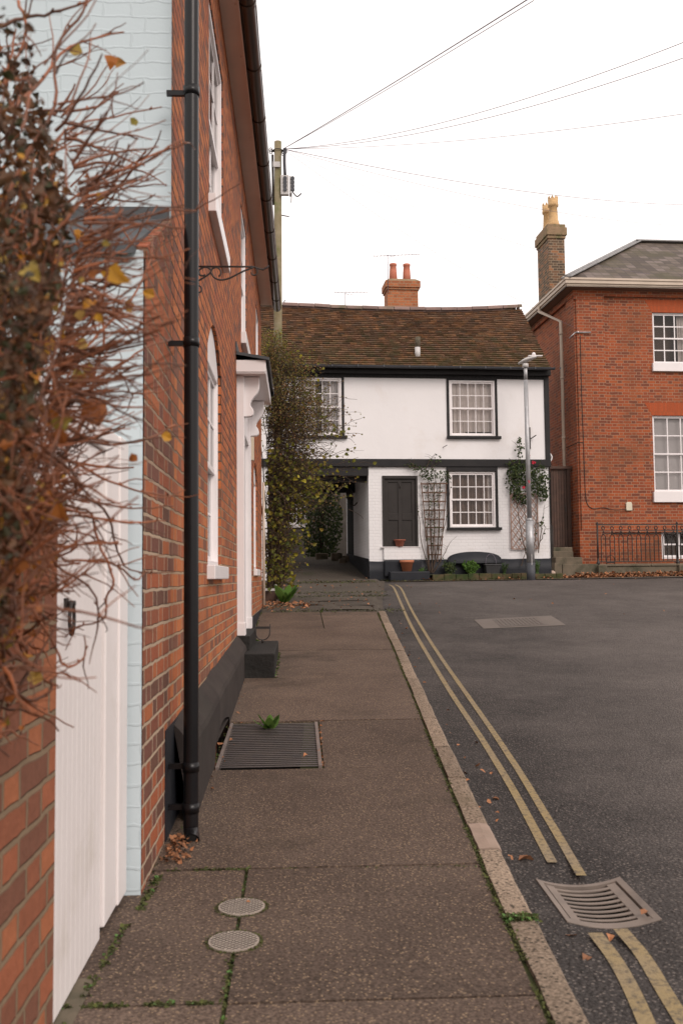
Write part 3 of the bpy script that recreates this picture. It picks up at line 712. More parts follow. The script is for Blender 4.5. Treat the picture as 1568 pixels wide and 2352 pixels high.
# moss, weeds and litter: nobody could count these
def clump(m, p, n, spread, size, up=.6):
    for k in range(n):
        a = Vector((random.gauss(0, spread[0]), random.gauss(0, spread[1]), 0)); q = p+a
        add_leaf(m, (q.x, q.y, G(q.x, q.y)+.003+abs(random.gauss(0, size*.4))), random.uniform(.5, 1.2)*size, (jit(1), jit(1), up))
m = MB(); w_ = MB()
for (xa, ya, xb, yb, dens, sz) in ((-.7, 2.86, -.22, 2.86, 900, .014), (-.217, 1.4, -.217, 3.2, 800, .011), (-.217, 3.2, -.217, 4.06, 160, .007), (-.215, 4.06, .75, 4.03, 420, .008), (-.55, 4.06, -.2, 4.06, 350, .012),
                                   (-.58, 3.6, -.56, 4.0, 500, .014), (-.60, 4.0, -.53, 5.0, 120, .012), (-.665, 2.3, -.6, 3.5, 500, .015), (-.5, 5.5, -.53, 9.2, 120, .012), (-.215, 9.2, -.215, 10.9, 500, .02), (-.2, 9.16, .87, 9.14, 100, .008), (-.58, 11, -.58, 15.4, 420, .022), (.36, 15.3, .4, 15.9, 160, .02)):
    for k in range(dens):
        s_ = random.random()
        if noise.noise(Vector((s_*9, xa*3, ya))) < -.15 and dens > 200: continue
        x, y = xa+(xb-xa)*s_+random.gauss(0, .006), ya+(yb-ya)*s_+random.gauss(0, .006)
        add_leaf(m if random.random() < .88 else w_, (x, y, G(x, y)-.007+random.random()*sz*.5), random.uniform(.5, 1.2)*sz, (jit(1), jit(1), 1))
for k in range(5200):      # kerb joint
    y = random.uniform(0, 15.3); q = noise.noise(Vector((y*2.2, 0, 0)))
    if q < -.12: continue
    x = kin(y)+random.gauss(0, .0065+.006*max(0, q)); add_leaf(m, (x, y, G(x, y)+.001), random.uniform(.004, .012), (jit(1), jit(1), 1))
for k in range(420):      # mossy kerb gap
    x = random.uniform(kin(3.43), kout(3.43)); y = 3.44+random.gauss(0, .014); add_leaf(m if k % 3 else w_, (x, y, G(x, y)+.006), .012, (jit(1), jit(1), 1))
for k in range(300):
    y = random.uniform(2.2, 2.55); x = kin(y)+abs(random.gauss(0, .02)); add_leaf(m, (x, y, G(x, y)+.004), .011, (jit(1), jit(1), 1))
for k in range(900):       # verge moss in front of the cottage
    x = random.uniform(2, 6.2); y = laneedge(x)+.25+random.gauss(0, .12); add_leaf(m, (x, y, G(x, y)-.05), random.uniform(.02, .05), (jit(1), jit(1), 1))
for k in range(1500):
    x = random.uniform(-.4, 1.7); y = random.choice([15.5, 17.9, 18.6, 20.9, 21.3])+random.gauss(0, .12); add_leaf(m, (x, y, G(x, y)+.004), random.uniform(.015, .035), (jit(.4), jit(.4), 1))
for (x, y) in ((640, 1378), (655, 1383), (630, 1388)): pass
tag(m.build('moss', M['moss']), kind='stuff')
tag(w_.build('weeds', M['weed']), kind='stuff')
m = MB()
def litter(n, fx, sz):
    for k in range(n):
        x, y, z = fx(); add_leaf(m, (x, y, z+random.random()*sz*.6), random.uniform(.5, 1.1)*sz, (jit(.9), jit(.9), 1), 1.3, random.uniform(-.4, .5))
litter(120, lambda: (lambda x, y: (x, y, G(x, y)+.006))(-.57+abs(random.gauss(0, .05)), random.uniform(4.15, 4.5)), .022)
litter(60, lambda: (lambda x, y: (x, y, G(x, y)-.01))(random.uniform(.124, .142)+.006, random.uniform(5.9, 7.15)), .02)
litter(1500, lambda: (lambda x: (lambda y: (x, y, G(x, y)-.055))(laneedge(x)+.3+random.gauss(0, .1)-.12*random.random()))(random.uniform(4.6, 11) if random.random() < .9 else random.uniform(2.5, 5)), .06)
litter(700, lambda: (lambda x: (lambda y: (x, y, G(x, y)-.01))(laneedge(x)+.33+random.gauss(0, .05)))(random.uniform(6.5, 12)), .07)
litter(170, lambda: (lambda x, y: (x, y, G(x, y)+.005))(random.uniform(-.6, .25), random.gauss(16.4, .35)), .05)
litter(90, lambda: (lambda x, y: (x, y, G(x, y)+.005))(random.uniform(-.5, 1.7), random.uniform(15.6, 22)), .045)
litter(40, lambda: (lambda y: (redge(y)+abs(random.gauss(.03, .1)), y, G(1, y)+ROADZ+.004))(random.uniform(2, 15)), .03)
litter(26, lambda: (lambda x, y: (x, y, G(x, y)+ROADZ+.004))(random.uniform(1.6, 8), random.uniform(14, 22)), .04)
litter(26, lambda: (lambda x, y: (x, y, G(x, y)+.004))(-.52+abs(random.gauss(0, .05)), random.uniform(5.3, 9.1)), .02)
for (x, y, s_) in ((1190, 1980, .06), (1130, 1837, .035), (1350, 2200, .035), (1400, 2150, .03), (1472, 2105, .03), (620, 2480, .03), (705, 1735, .03), (735, 1660, .03), (565, 2075, .015)):
    p = gp(x, y, ROADZ if x > 1100 else 0); add_leaf(m, (p.x, p.y, p.z+.006), s_, (jit(.4), jit(.4), 1), 1.2, .4)
tag(m.build('leaf_litter', M['litter']), kind='stuff')
# the weed standing on the grating
p = gp(618, 1672); t = thing('weed_plant', 'single bright green broad leaved weed growing through the grating', 'weed', p)
def weed(t, p, n, h, mat='leaf_green'):
    m = MB()
    for k in range(n):
        a = random.uniform(0, 6.28); d = Vector((cos(a), sin(a), random.uniform(.8, 2.4))).normalized(); L_ = h*random.uniform(.6, 1.1); s_ = Vector((-sin(a), cos(a), 0))
        def f(u, v): q = v; w = sin(pi*min(1, q*.93+.06))**.7*.28*L_; return p + d*L_*q + Vector((cos(a), sin(a), 0))*L_*.25*q*q + s_*(u-.5)*w*2 + Vector((0, 0, -abs(u-.5)*w*.5+.004*sin(q*22)))
        m.grid(f, 4, 9)
    return m.build('leaves', M[mat], t)
weed(t, p-Vector((0, 0, .02)), 8, .13)
p = gp(655, 1385); t = thing('dock_plant', 'broad green dock plant at the foot of the leafy pole', 'plant', p)
weed(t, p, 16, .34)
p = gp(604, 1455); t = thing('small_weed', 'small pale green weed behind the boot scraper', 'weed', (p.x-.05, 11.15, G(0, 11.15)))
weed(t, Vector((-.5, 11.15, G(0, 11.15))), 12, .16)
# ================================================================== LEFT BRICK HOUSE
XW = -.6
h = thing('terraced_house', 'tall orange brick house with white sash windows, its pale blue painted end facing the gate', 'house', (XW, 4.63, .13))
mpx = lambda a, d, z: (XW-d, a, z)
YE = 16.3; ZT = 5.93
W1 = (6.63, 7.9, 3.96, 5.45); W2 = (10.5, 11.6, 3.98, 5.47); W3 = (14.25, 15.3, 3.98, 5.4)
G1 = (6.52, 7.68, 1.385, 3.15, .26); G2 = (13.35, 14.55, 1.42, 2.95, .22); DR = (9.86, 11.0, .7, 3.2)
m = MB(); wall(m, mpx, 4.63, YE, -.2, ZT, [W1, W2, W3, G1, G2, DR], 3.5)
# lower part with a raked shoulder, nearer the street end
YF = 3.79
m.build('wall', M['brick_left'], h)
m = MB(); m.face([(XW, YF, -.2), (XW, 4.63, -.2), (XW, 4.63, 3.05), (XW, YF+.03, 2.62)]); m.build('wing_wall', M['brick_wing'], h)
m = MB()   # painted end walls
m.face([(XW-.001, YF, -.1), (XW-5, YF, -.1), (XW-5, YF, 2.6), (XW-.001, YF, 2.6)])
m.face([(XW-.001, 4.628, 2.6), (XW-6, 4.628, 2.6), (XW-6, 4.628, 7.5), (XW-.001, 4.628, 7.5)])
e_ = m.build('end_wall', M['brick_blue'], h); e_['label'] = 'pale blue painted brick end wall'
m = MB(); m.hexa([(XW-.03, YF-.05, 2.57), (XW-5, YF-.05, 2.57), (XW-5, 4.63, 3.0), (XW-.03, 4.63, 3.0)], [(XW-.03, YF-.05, 2.61), (XW-5, YF-.05, 2.61), (XW-5, 4.63, 3.045), (XW-.03, 4.63, 3.045)])
m.box(XW-5, XW-.01, 4.60, 4.626, 3.03, 3.09)
m.build('lean_to_roof', M['lead'], h)
m = MB()   # brick-on-edge raking coping
for k in range(12):
    a = YF+.01+k*.07; z = 2.615+(a-YF)*.51; m.hexa([(XW-.1, a, z-.03), (XW+.012, a, z-.03), (XW+.012, a+.064, z+.003), (XW-.1, a+.064, z+.003)], [(XW-.1, a, z+.02), (XW+.012, a, z+.02), (XW+.012, a+.064, z+.052), (XW-.1, a+.064, z+.052)])
m.v = [(x, y, z-.02) for x, y, z in m.v]
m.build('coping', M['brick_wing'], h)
# main roof
m = MB(); m.hexa([(-.31, 4.5, ZT+.06), (-.31, YE+.1, ZT+.06), (-4, YE+.1, ZT+2.6), (-4, 4.5, ZT+2.6)], [(-.31, 4.5, ZT+.12), (-.31, YE+.1, ZT+.12), (-4, YE+.1, ZT+2.7), (-4, 4.5, ZT+2.7)])
m.build('roof', M['slate'], h)
m = MB(); m.box(XW-.01, -.39, 4.6, YE+.05, ZT+.02, ZT+.06); m.hexa([(-.465, 4.6, ZT-.03), (-.455, 4.6, ZT-.03), (-.40, YE+.07, ZT-.03), (-.41, YE+.07, ZT-.03)], [(-.465, 4.6, ZT+.1), (-.455, 4.6, ZT+.1), (-.40, YE+.07, ZT+.1), (-.41, YE+.07, ZT+.1)])
for k in range(14): m.box(-.48, -.47, 5.2+k*.8, 5.21+k*.8, ZT+.012, ZT+.022)
m.build('soffit', M['soffit'], h)
m = MB(); gx, gz, gr = -.338, ZT+.03, .066
gx = -.338; gsl = lambda y: -.382+.055*(y-7)/9.5
prof = [(gr*cos(a), gz+gr*sin(a)) for a in [pi+pi*k/10 for k in range(11)]]
m.grid(lambda u, v: (gsl(4.5+(YE+.25-4.5)*v)+prof[int(round(u*10))][0], 4.5+(YE+.25-4.5)*v, prof[int(round(u*10))][1]), 10, 1)
for s_ in (-gr, gr): m.tube([(gsl(4.5)+s_, 4.5, gz), (gsl(YE+.25)+s_, YE+.25, gz)], .005, 6)
m.face([(gsl(YE+.25)+q[0], YE+.25, q[1]) for q in prof])
g = m.build('gutter', M['gutter_plastic'], h)
for y in (5.6, 6.6, 7.55, 8.55, 9.55, 10.6, 11.6, 12.7, 13.8, 14.9, 15.9):
    m = MB(); gx = gsl(y)
    P = [(gx+(gr+.008)*cos(a), gz+(gr+.008)*sin(a)) for a in [pi*.98+pi*1.04*k/10 for k in range(11)]]
    m.grid(lambda u, v: (P[int(round(u*10))][0], y+.05*v, P[int(round(u*10))][1]), 10, 1)
    for yy in (y, y+.05):
        m.face([(q[0], yy, q[1]) for q in P])
    m.build('gutter_bracket', M['gutter_plastic'], g)
# windows
sash_window(h, None, mpx, *W1[:4], 3, 4, setback=.012, sillz=3.965, sill_h=.13, sillproj=.055, curtain=[(0, .3, M['curtain'], .02, 1), (.7, 1, M['curtain'], .02, 1)])
sash_window(h, None, mpx, *W2[:4], 3, 4, setback=.012, sillz=3.985, sill_h=.13, sillproj=.055)
sash_window(h, None, mpx, *W3[:4], 3, 4, setback=.012, sillz=3.985, sill_h=.13, sillproj=.055)
sash_window(h, None, mpx, *G1[:4], 3, 4, setback=.025, rise=.26, sillz=1.39, sill_h=.095, sillproj=.055, curtain=[(0, 1, M['net'], .012, 1)], label='arched sash window nearest the black downpipe')
sash_window(h, None, mpx, *G2[:4], 3, 4, setback=.025, rise=.22, sillz=1.425, sill_h=.09, sillproj=.045)
# plinth with a splayed wavy top
m = MB()
def plf(u, v):
    y = 4.72+4.93*u; w = .012*noise.noise(Vector((y*1.7, 0, 2))); zt = .53+(y-5.5)*.026+w*2
    foot = G(0, y)-.08 if not (5.88 < y < 7.12) else .3+.06*sin(pi*(y-5.88)/1.24)
    pr = [(XW-.0, zt+.1), (XW+.035, zt+.065), (XW+.085, zt), (XW+.095, zt-.03), (XW+.1, foot)]
    return (pr[int(round(v*4))][0]+w*.3, y, pr[int(round(v*4))][1])
m.grid(plf, 60, 4, smooth=False); m.face([plf(1, v/4) for v in range(5)]); m.face([plf(0, v/4) for v in range(5)][::-1])
m.grid(lambda u, v: (XW+.1*v, 5.85+1.3*u, .3 if 5.88 < 5.85+1.3*u < 7.12 else .15), 12, 1)
pl = m.build('plinth', M['plinth'], h)
m = MB(); m.box(XW-.02, XW+.006, 4.44, 5.04, 0, .62)
m.build('painted_base', M['tar'], h)
m = MB(); m.box(XW-.02, XW+.012, 11.17, YE-.01, .3, .8); m.build('painted_base', M['tar'], h)
# downpipe
dp = MB(); py, pxx, r = 4.5, -.49, .034
dp.tube([(pxx, py, .19), (pxx, py, ZT+.0)], r, 24, False)
dp.tube(smooth([(pxx, py, .2), (pxx, py, .17), (pxx+.008, py-.03, .145), (pxx+.012, py-.07, .135)], 4), r, 20, False)

o = dp.build('downpipe', M['pipe_black'], h)
m = MB(); m.tube([(pxx+.009, py-.045, .142), (pxx+.011, py-.062, .137)], r-.003, 18); m.build('pipe_mouth', M['void'], o)
for zc in (on_x(441, 215, pxx).z, on_x(441, 790, pxx).z, on_x(441, 1757, pxx).z, on_x(441, 1850, pxx).z):
    m = MB(); m.tube([(pxx, py, zc-.022), (pxx, py, zc+.022)], r+.004, 24); m.box(XW-.01, pxx, py+.01, py+.03, zc-.012, zc+.012)
    m.build('pipe_clip', M['pipe_black'], o)
# step, threshold, boot scraper
sm = MB()
def stepf(y): return G(-.4, y)
y0, y1, x0, x1, zt = 9.22, 10.95, XW+.09, -.222, .59
sm.hexa([(x0, y0, .2), (x1, y0, .2), (x1, y1, .2), (x0, y1, .2)], [(x0, y0, zt), (x1, y0, zt), (x1, y1, zt+.01), (x0, y1, zt+.01)])
st_ = sm.build('step', M['tarstone'], h, bevel=.012)
m = MB(); m.box(XW-.05, XW+.125, 9.62, 11.14, .4, .735); m.build('threshold', M['tarstone'], h, bevel=.01)
m = MB(); c = Vector((-.385, 10.62, .6))
m.tube([c, c+Vector((0, 0, .035))], .012, 8)
U = [c+Vector((.075*sin(a), 0, .105-.075*cos(a))) for a in [-pi/2*1.0+pi*k/14 for k in range(15)]]
U = [c+Vector((-.082, 0, .2))]+U+[c+Vector((.082, 0, .2))]
m.tube(U, .0062, 7); m.box(c.x-.078, c.x+.078, c.y-.005, c.y+.005, c.z+.15, c.z+.175)
m.build('boot_scraper', M['iron'], st_)
# door, case and hood
m = MB(); m.box(XW-.14, XW-.10, 9.9, 10.96, .72, 3.2); d_ = m.build('door', pm('dark painted door', (.05, .06, .065)), h)
m = MB(); m.tube([(XW-.09, 10.05, 1.6), (XW-.05, 10.05, 1.6)], .02, 10); m.build('handle', M['iron'], d_)
m = MB()
for ya in (9.66, 11.0):
    m.box(XW-.02, XW+.072, ya, ya+.16, .735, 3.33); m.box(XW-.02, XW+.08, ya-.006, ya+.166, .735, .86); m.box(XW-.11, XW+.02, ya+(.16 if ya < 10 else -.05), ya+(.21 if ya < 10 else 0), .735, 3.1)
m.box(XW-.11, XW+.045, 9.82, 11.0, 2.86, 3.33); m.box(XW-.11, XW+.055, 9.83, 10.99, 2.80, 2.86)
m.build('door_case', M['white_gloss'], h, bevel=.004)
for ya in (9.70, 11.04):
    # scroll bracket, outline in X-Z
    P = [(0, 0), (.155, 0), (.155, -.07), (.15, -.13), (.13, -.18), (.1, -.215), (.075, -.25), (.063, -.285), (.07, -.315), (.09, -.345), (.098, -.375), (.09, -.405), (.07, -.42), (0, -.425)]
    P = [(XW+.07+a*1.0, 3.325+b*.95) for a, b in P]
    m = MB(); m.prism(P, lambda a, b: (a, ya, b), lambda a, b: (a, ya+.085, b)); m.build('hood_bracket', M['white_gloss'], h, bevel=.006)
m = MB(); hx = -.305
m.box(XW+.001, hx, 9.56, 11.32, 3.33, 3.345); m.box(XW+.001, hx, 9.55, 9.575, 3.345, 3.465); m.box(XW+.001, hx, 11.3, 11.325, 3.345, 3.465); m.box(hx-.025, hx, 9.575, 11.3, 3.345, 3.465)
hood = m.build('door_hood', M['white_gloss'], h, bevel=.004)
m = MB()
def hr(u, v):
    a, y = XW+.002+(hx+.035-XW)*u, 9.52+1.84*v
    return (a, y, 3.545-.06*u+.008*noise.noise(Vector((a*20, y*6, 0))))
m.grid(hr, 8, 24); m.grid(lambda u, v: (hr(u, 0)[0], 9.52, hr(u, 0)[2]-.03*v), 8, 1)
m.grid(lambda u, v: (hx+.037, 9.52+1.84*u, hr(1, u)[2]-(.035+.012*noise.noise(Vector((u*14, 0, 5))))*v), 24, 1); m.grid(lambda u, v: (hr(u, 1)[0], 11.36, hr(u, 1)[2]-.05*v), 8, 1)
m.box(XW, XW+.012, 9.5, 11.38, 3.54, 3.64)
m.build('lead_flashing', pm('black old lead', (.035, .04, .045), (.07, .075, .08), 8, .45, bump=.3), hood)
# iron scroll bracket
m = MB(); by, bz = 5.32, on_y(530, 612, 5.32).z
def sp(cx, cz, r0, r1, a0, a1, n=18): return [(cx+(r0+(r1-r0)*k/n)*cos(a0+(a1-a0)*k/n), by, cz+(r0+(r1-r0)*k/n)*sin(a0+(a1-a0)*k/n)) for k in range(n+1)]
m.box(XW-.002, XW+.006, by-.012, by+.012, bz-.2, bz+.03)
m.tube([(XW, by, bz), (-.285, by, bz), (-.262, by, bz-.008), (-.24, by, bz-.012), (-.222, by, bz-.003), (-.212, by, bz+.006)], .0042, 6)
m.tube(smooth([(-.285, by, bz-.002), (-.34, by, bz-.022), (-.4, by, bz-.05), (-.44, by, bz-.058), (-.47, by, bz-.05), (-.488, by, bz-.028), (-.482, by, bz-.01), (-.462, by, bz-.003), (-.445, by, bz-.015), (-.443, by, bz-.032), (-.452, by, bz-.044)], 4), .0042, 6)
m.tube(smooth([(XW+.004, by, bz-.085), (-.53, by, bz-.052), (-.49, by, bz-.025), (-.497, by, bz-.008), (-.52, by, bz-.003), (-.545, by, bz-.016), (-.545, by, bz-.034), (-.53, by, bz-.04), (-.515, by, bz-.036)], 4), .0042, 6)
m.tube(sp(-.285, bz-.022, .021, .012, pi/2, -pi*.95), .0036, 6)
m.tube(sp(XW+.052, bz-.1, .017, .012, pi/2+.6, -pi*.95), .0036, 6)
m.v = [(XW+(x-XW)*1.16, y, bz+(z-bz)*1.3) for x, y, z in m.v]
m.build('hanging_bracket', M['iron'], h)
m = MB(); m.box(XW, XW+.05, 12.3, 12.4, 2.8, 3.1); m.build('meter_box', M['cream_box'], h)
m = MB(); m.tube([(XW+.035, YE-.06, .7), (XW+.035, YE-.06, 2.9)], .02, 8); m.build('waste_pipe', M['cream'], h)
# ================================================================== GARDEN WALL AND GATE
g = thing('garden_wall', 'low brick garden wall under the bare vine at the near left', 'garden wall', (XW, 1, 0))
m = MB(); m.box(XW-.23, XW, -2.5, 2.46, -.2, 1.45); m.build('brickwork', M['brick_garden'], g)
m = MB(); m.box(XW-.25, XW+.02, -2.5, 2.48, 1.452, 1.51); m.build('coping', M['stone'], g, bevel=.01)
gt = thing('garden_gate', 'white painted boarded gate with a black ring latch beside the brick garden wall', 'gate', (XW-.07, 2.5, .09))
m = MB(); y = 2.47; XG = XW-.07
while y < 3.37:
    m.box(XG-.03, XG, y, min(y+.0585, 3.38), .1, 1.74); y += .06
m.build('boards', M['white_gate'], gt, bevel=.002)
m = MB(); m.box(XG-.06, XG+.012, 3.385, 3.60, .13, 1.83); m.box(XG-.05, XG+.02, 3.60, 3.765, .13, 1.83); m.box(XG-.06, XG+.012, 2.47, 3.385, 1.745, 1.83)
m.build('frame', M['white_gate'], gt, bevel=.006)
m = MB(); c = on_x(157, 1418, XG+.01)
m.box(XG, XG+.008, c.y-.016, c.y+.016, c.z+.02, c.z+.055)
m.tube([(XG+.02, c.y+.028*sin(a), c.z-.005+.045*cos(a)) for a in [2*pi*k/18 for k in range(19)]], .0055, 8, False); m.tube([(XG, c.y, c.z+.04), (XG+.03, c.y, c.z+.04)], .008, 8)
m.build('latch', M['iron'], gt)
m = MB(); m.box(XW-.35, XW-.02, 2.47, 3.78, 0, .125-.03); tag(m.build('sill_stone', M['stone']), 'worn stone sill under the white gate', 'doorstep')
# ================================================================== BARE VINE OVER THE GARDEN WALL
v = thing('vine', 'bare red brown vine with a few yellow autumn leaves sprawling over the garden wall', 'vine', (XW, 1.6, .1))
random.seed(11)
m = MB(); lf = MB()
xm = lambda z: interp(z, [1.0, 1.17, 1.36, 1.5, 1.65, 1.86, 2.1, 2.3, 2.5], [-.60, -.58, -.54, -.525, -.505, -.475, -.43, -.48, -.53])
y_s = lambda p: max(.6, p.y/2.1)
def inside():    # a point in the tangled mass
    y = random.uniform(1.3, 2.45); z = random.uniform(.98, 2.45) if random.random() < .3 else random.triangular(1.0, 2.25, 1.55)
    x = random.uniform(-.74, xm(z))*(y/2.1); z = 1.3+(z-1.3)*y/2.1
    return Vector((x, y, z))
m_ = m
# thick old stems
for k in range(7):
    y = random.uniform(1.2, 2.4); p0 = Vector((XW-.02+jit(.05), y, .75 if k < 3 else 1.1+jit(.1)))
    pts = wander(p0, (jit(.15), jit(.6), 1), random.uniform(.5, .9), 12, .45, .0)
    m.tube(smooth(pts, 3), taper(len(smooth(pts, 3)), random.uniform(.005, .008), .0025), 6)
for k in range(1150):
    p = inside(); d = Vector((random.uniform(-.2, 1.), random.uniform(-.5, .9), random.gauss(.25, .6)))
    L_ = random.uniform(.07, .2)
    if k < 230:
        z = random.triangular(1.3, 2.45, 1.85); y = random.uniform(1.5, 2.4); p = Vector(((xm(z)-.03)*y/2.1, y, 1.3+(z-1.3)*y/2.1)); d = Vector((1, jit(.5), random.gauss(.1+.5*max(0, z-1.8), .3))); L_ = random.uniform(.09, .22)
    pts = wander(p, d, L_, 7, .42, .02)
    if k > 1060: pts = wander(Vector((random.uniform(-.66, -.58), random.uniform(1.4, 2.3), random.uniform(1.0, 1.35))), (random.uniform(0, .5), jit(.8), random.gauss(-.4, .5)), random.uniform(.08, .18), 7, .8, -.02)
    r0 = random.choice([.0015, .002, .0025, .003, .0042])*y_s(p); m.tube(pts, taper(len(pts), r0, r0*.45), 5, False)
    if random.random() < .45:
        q = pts[random.randint(2, 6)]; s2 = wander(q, d+Vector((jit(1), jit(1), jit(1))), L_*.45, 4, .6); m.tube(s2, taper(5, r0*.6, r0*.3), 4, False)
def hero(px, Y0, Y1, r0=.0032):
    n = len(px); P = [on_y(x, y, Y0+(Y1-Y0)*k/(n-1)) for k, (x, y) in enumerate(px)]
    S = smooth(P, 4); S = [p+Vector((jit(.002), jit(.002), jit(.002))) for p in S]
    m.tube(S, taper(len(S), r0, r0*.5), 6)
    for k in range(2, len(S), 3):   # buds
        m.tube([S[k], S[k]+Vector((jit(.006), jit(.006), .006))], [r0*.9, r0*.5], 5)
    return S
H_ = [([(120, 700), (200, 610), (270, 520), (330, 497), (400, 482), (452, 484)], 2.0, 2.3), ([(130, 480), (230, 415), (330, 365), (400, 338), (437, 327)], 2.0, 2.3), ([(60, 420), (150, 300), (260, 268), (372, 245)], 1.9, 2.2),
      ([(20, 250), (80, 200), (160, 108), (285, 72)], 1.8, 2.1), ([(0, 480), (60, 360), (125, 240), (130, 110), (190, 25), (212, -10)], 1.8, 1.9), ([(20, 330), (60, 260), (200, 250), (270, 212)], 1.9, 2.1),
      ([(100, 1130), (200, 1150), (300, 1166), (400, 1163)], 2.0, 2.35), ([(110, 1180), (240, 1192), (300, 1200), (380, 1196)], 2.0, 2.3), ([(130, 1040), (250, 1105), (330, 1130), (400, 1140)], 2.0, 2.3), ([(120, 1000), (250, 1020), (330, 1010), (400, 975)], 2.0, 2.35), ([(140, 1120), (240, 1170), (265, 1250), (300, 1310), (400, 1314)], 2.0, 2.3),
      ([(150, 1160), (210, 1180), (225, 1240), (262, 1330), (245, 1370), (240, 1420), (180, 1440), (150, 1465)], 1.95, 2.1), ([(100, 1230), (130, 1300), (205, 1345), (225, 1400), (225, 1440)], 1.9, 2.05), ([(60, 1380), (120, 1470), (150, 1530), (190, 1515), (195, 1460)], 1.9, 2.0),
      ([(0, 1430), (20, 1560), (70, 1610), (110, 1590), (120, 1560)], 1.75, 1.95), ([(0, 1530), (50, 1535), (100, 1540)], 1.75, 1.9), ([(40, 0), (60, 60), (40, 130), (0, 170)], 1.8, 1.8), ([(0, 60), (50, 40), (120, 30), (200, 0)], 1.85, 1.9),
      ([(20, 950), (10, 700), (30, 560), (80, 480), (120, 420)], 1.7, 1.8), ([(190, 880), (260, 850), (330, 800), (395, 780)], 2.0, 2.3), ([(150, 850), (230, 760), (300, 690), (345, 600), (350, 540)], 2.0, 2.3), ([(180, 640), (250, 590), (300, 560), (360, 470)], 2.1, 2.3),
      ([(200, 905), (280, 900), (330, 905)], 2.0, 2.2), ([(150, 1290), (250, 1290), (310, 1330), (340, 1310)], 2.0, 2.2), ([(120, 1370), (180, 1325), (200, 1322)], 2, 2.1)]
for px, a, b in H_:
    S = hero(px, a, b, .0042 if px[0][0] < 30 else .0032)
    for k in range(3):
        q = random.choice(S[3:]); d = (S[-1]-S[0]).normalized()+Vector((jit(.7), jit(.7), jit(.7))); w2 = wander(q, d, random.uniform(.05, .14), 5, .5, .02); m.tube(w2, taper(6, .0018, .0009), 4, False)
m.build('stems', M['bark_red'], v)
for k in range(170):
    p = inside()+Vector((random.uniform(0, .03), 0, 0)); add_leaf(lf, p, random.uniform(.008, .022)*y_s(p), (jit(1), -1, jit(1)), 1.2, random.uniform(.2, .8))
for k in range(34): add_leaf(lf, inside()+Vector((.05, 0, 0)), random.uniform(.022, .036), (jit(.7), -1, jit(.5)), 1.1, .4)
for (x, y, s_) in ((105, 825, .06), (185, 960, .062), (100, 1160, .055), (70, 1245, .055), (55, 390, .05), (190, 120, .03), (255, 125, .03), (262, 145, .025), (300, 285, .02), (15, 250, .04), (205, 830, .035), (95, 1285, .04), (355, 680, .025), (310, 700, .03), (370, 1000, .025), (15, 790, .05), (60, 560, .045), (240, 640, .03), (85, 1205, .05), (315, 1045, .02)):
    add_leaf(lf, on_y(x, y, random.uniform(1.85, 2.15)), s_, (jit(.6), -1, jit(.4)), 1.05, .35)
lf.build('leaves', M['leaf_autumn'], v)
dk = MB(); lf2 = MB()
for k in range(8000):
    z = random.uniform(1.0, 1.95) if k % 4 else random.triangular(1.85, 2.6, 1.95); yy = random.uniform(1.2, 2.4); add_leaf(dk if k % 45 else lf2, Vector((random.uniform(-.78, xm(z)-.06)*yy/2.1, yy, 1.3+(z-1.3)*yy/2.1)), random.uniform(.01, .026)*yy/2.1)
lf2.build('leaves', M['leaf_autumn'], v); dk.build('dead_leaves', M['leaf_dead'], v)
# ================================================================== TELEGRAPH POLE
random.seed(5)
PY = 17.6; pb = gp(627, 1378); ptop = on_y(638, 325, PY); pb = Vector((ptop.x-.04, PY, G(-.4, PY)))
t = thing('telegraph_pole', 'weathered wooden telegraph pole carrying many wires above the leafy shrub', 'telegraph pole', pb)
m = MB(); m.tube([pb-Vector((0, 0, .1)), (pb+ptop)/2, ptop], [.088, .078, .066], 18); m.build('pole', M['pole_wood'], t)
tz = ptop.z
m = MB()
m.tube([(ptop.x+.09*cos(a), PY+.09*sin(a), tz-.17) for a in [2*pi*k/16 for k in range(17)]], .008, 6, False)
for a in (-.3, .3, .9, 2.8, 3.4):
    c = Vector((ptop.x+.14*cos(a), PY+.14*sin(a), tz-.17)); m.tube([c+Vector((.03*cos(b), 0, .04*sin(b))) for b in [2*pi*k/8 for k in range(9)]], .008, 5, False); m.tube([(ptop.x+.07*cos(a), PY+.07*sin(a), tz-.17), tuple(c)], .012, 5)
m.build('wire_ring', M['iron'], t)
m = MB(); bx_ = ptop.x+.07; m.box(bx_-.02, bx_+.13, PY-.12, PY-.03, tz-1.05, tz-.68); m.box(bx_+.14, bx_+.17, PY-.12, PY+.05, tz-1.03, tz-.69); m.build('junction_box', M['porcelain'], t, bevel=.008)
m = MB()
for k in range(4):
    for dx in (.06, .2): m.tube([(bx_+dx, PY-.15, tz-.75-k*.07), (bx_+dx, PY-.10, tz-.75-k*.07)], .036, 10)
m.tube(smooth([(bx_+.06, PY-.1, tz-.17), (bx_+.05, PY-.12, tz-.4), (bx_+.06, PY-.1, tz-.68)], 4), .028, 8)
m.tube(smooth([(bx_+.2, PY-.1, tz-1.), (bx_+.28, PY-.1, tz-1.08), (bx_+.36, PY-.1, tz-1.02)], 4), .012, 6); m.tube([(bx_+.18, PY-.1, tz-1.), (bx_+.17, PY-.1, tz-1.2)], .008, 5)
m.build('cable_joints', M['galv_dark'], t)
m = MB(); m.box(ptop.x-.09, ptop.x+.04, PY-.1, PY-.07, tz-.52, tz-.42); m.build('plate', M['porcelain'], t)
m = MB(); m.tube([(ptop.x+.06, PY, tz-1.4), (ptop.x+.2, PY-.02, tz-1.43)], .01, 6); m.tube([(ptop.x-.1, PY, tz-.25), (ptop.x-.09, PY, tz-1.2)], .025, 6)
m.build('climbing_peg', M['iron'], t)
hub = ptop+Vector((.1, -.08, -.17))
k = 0
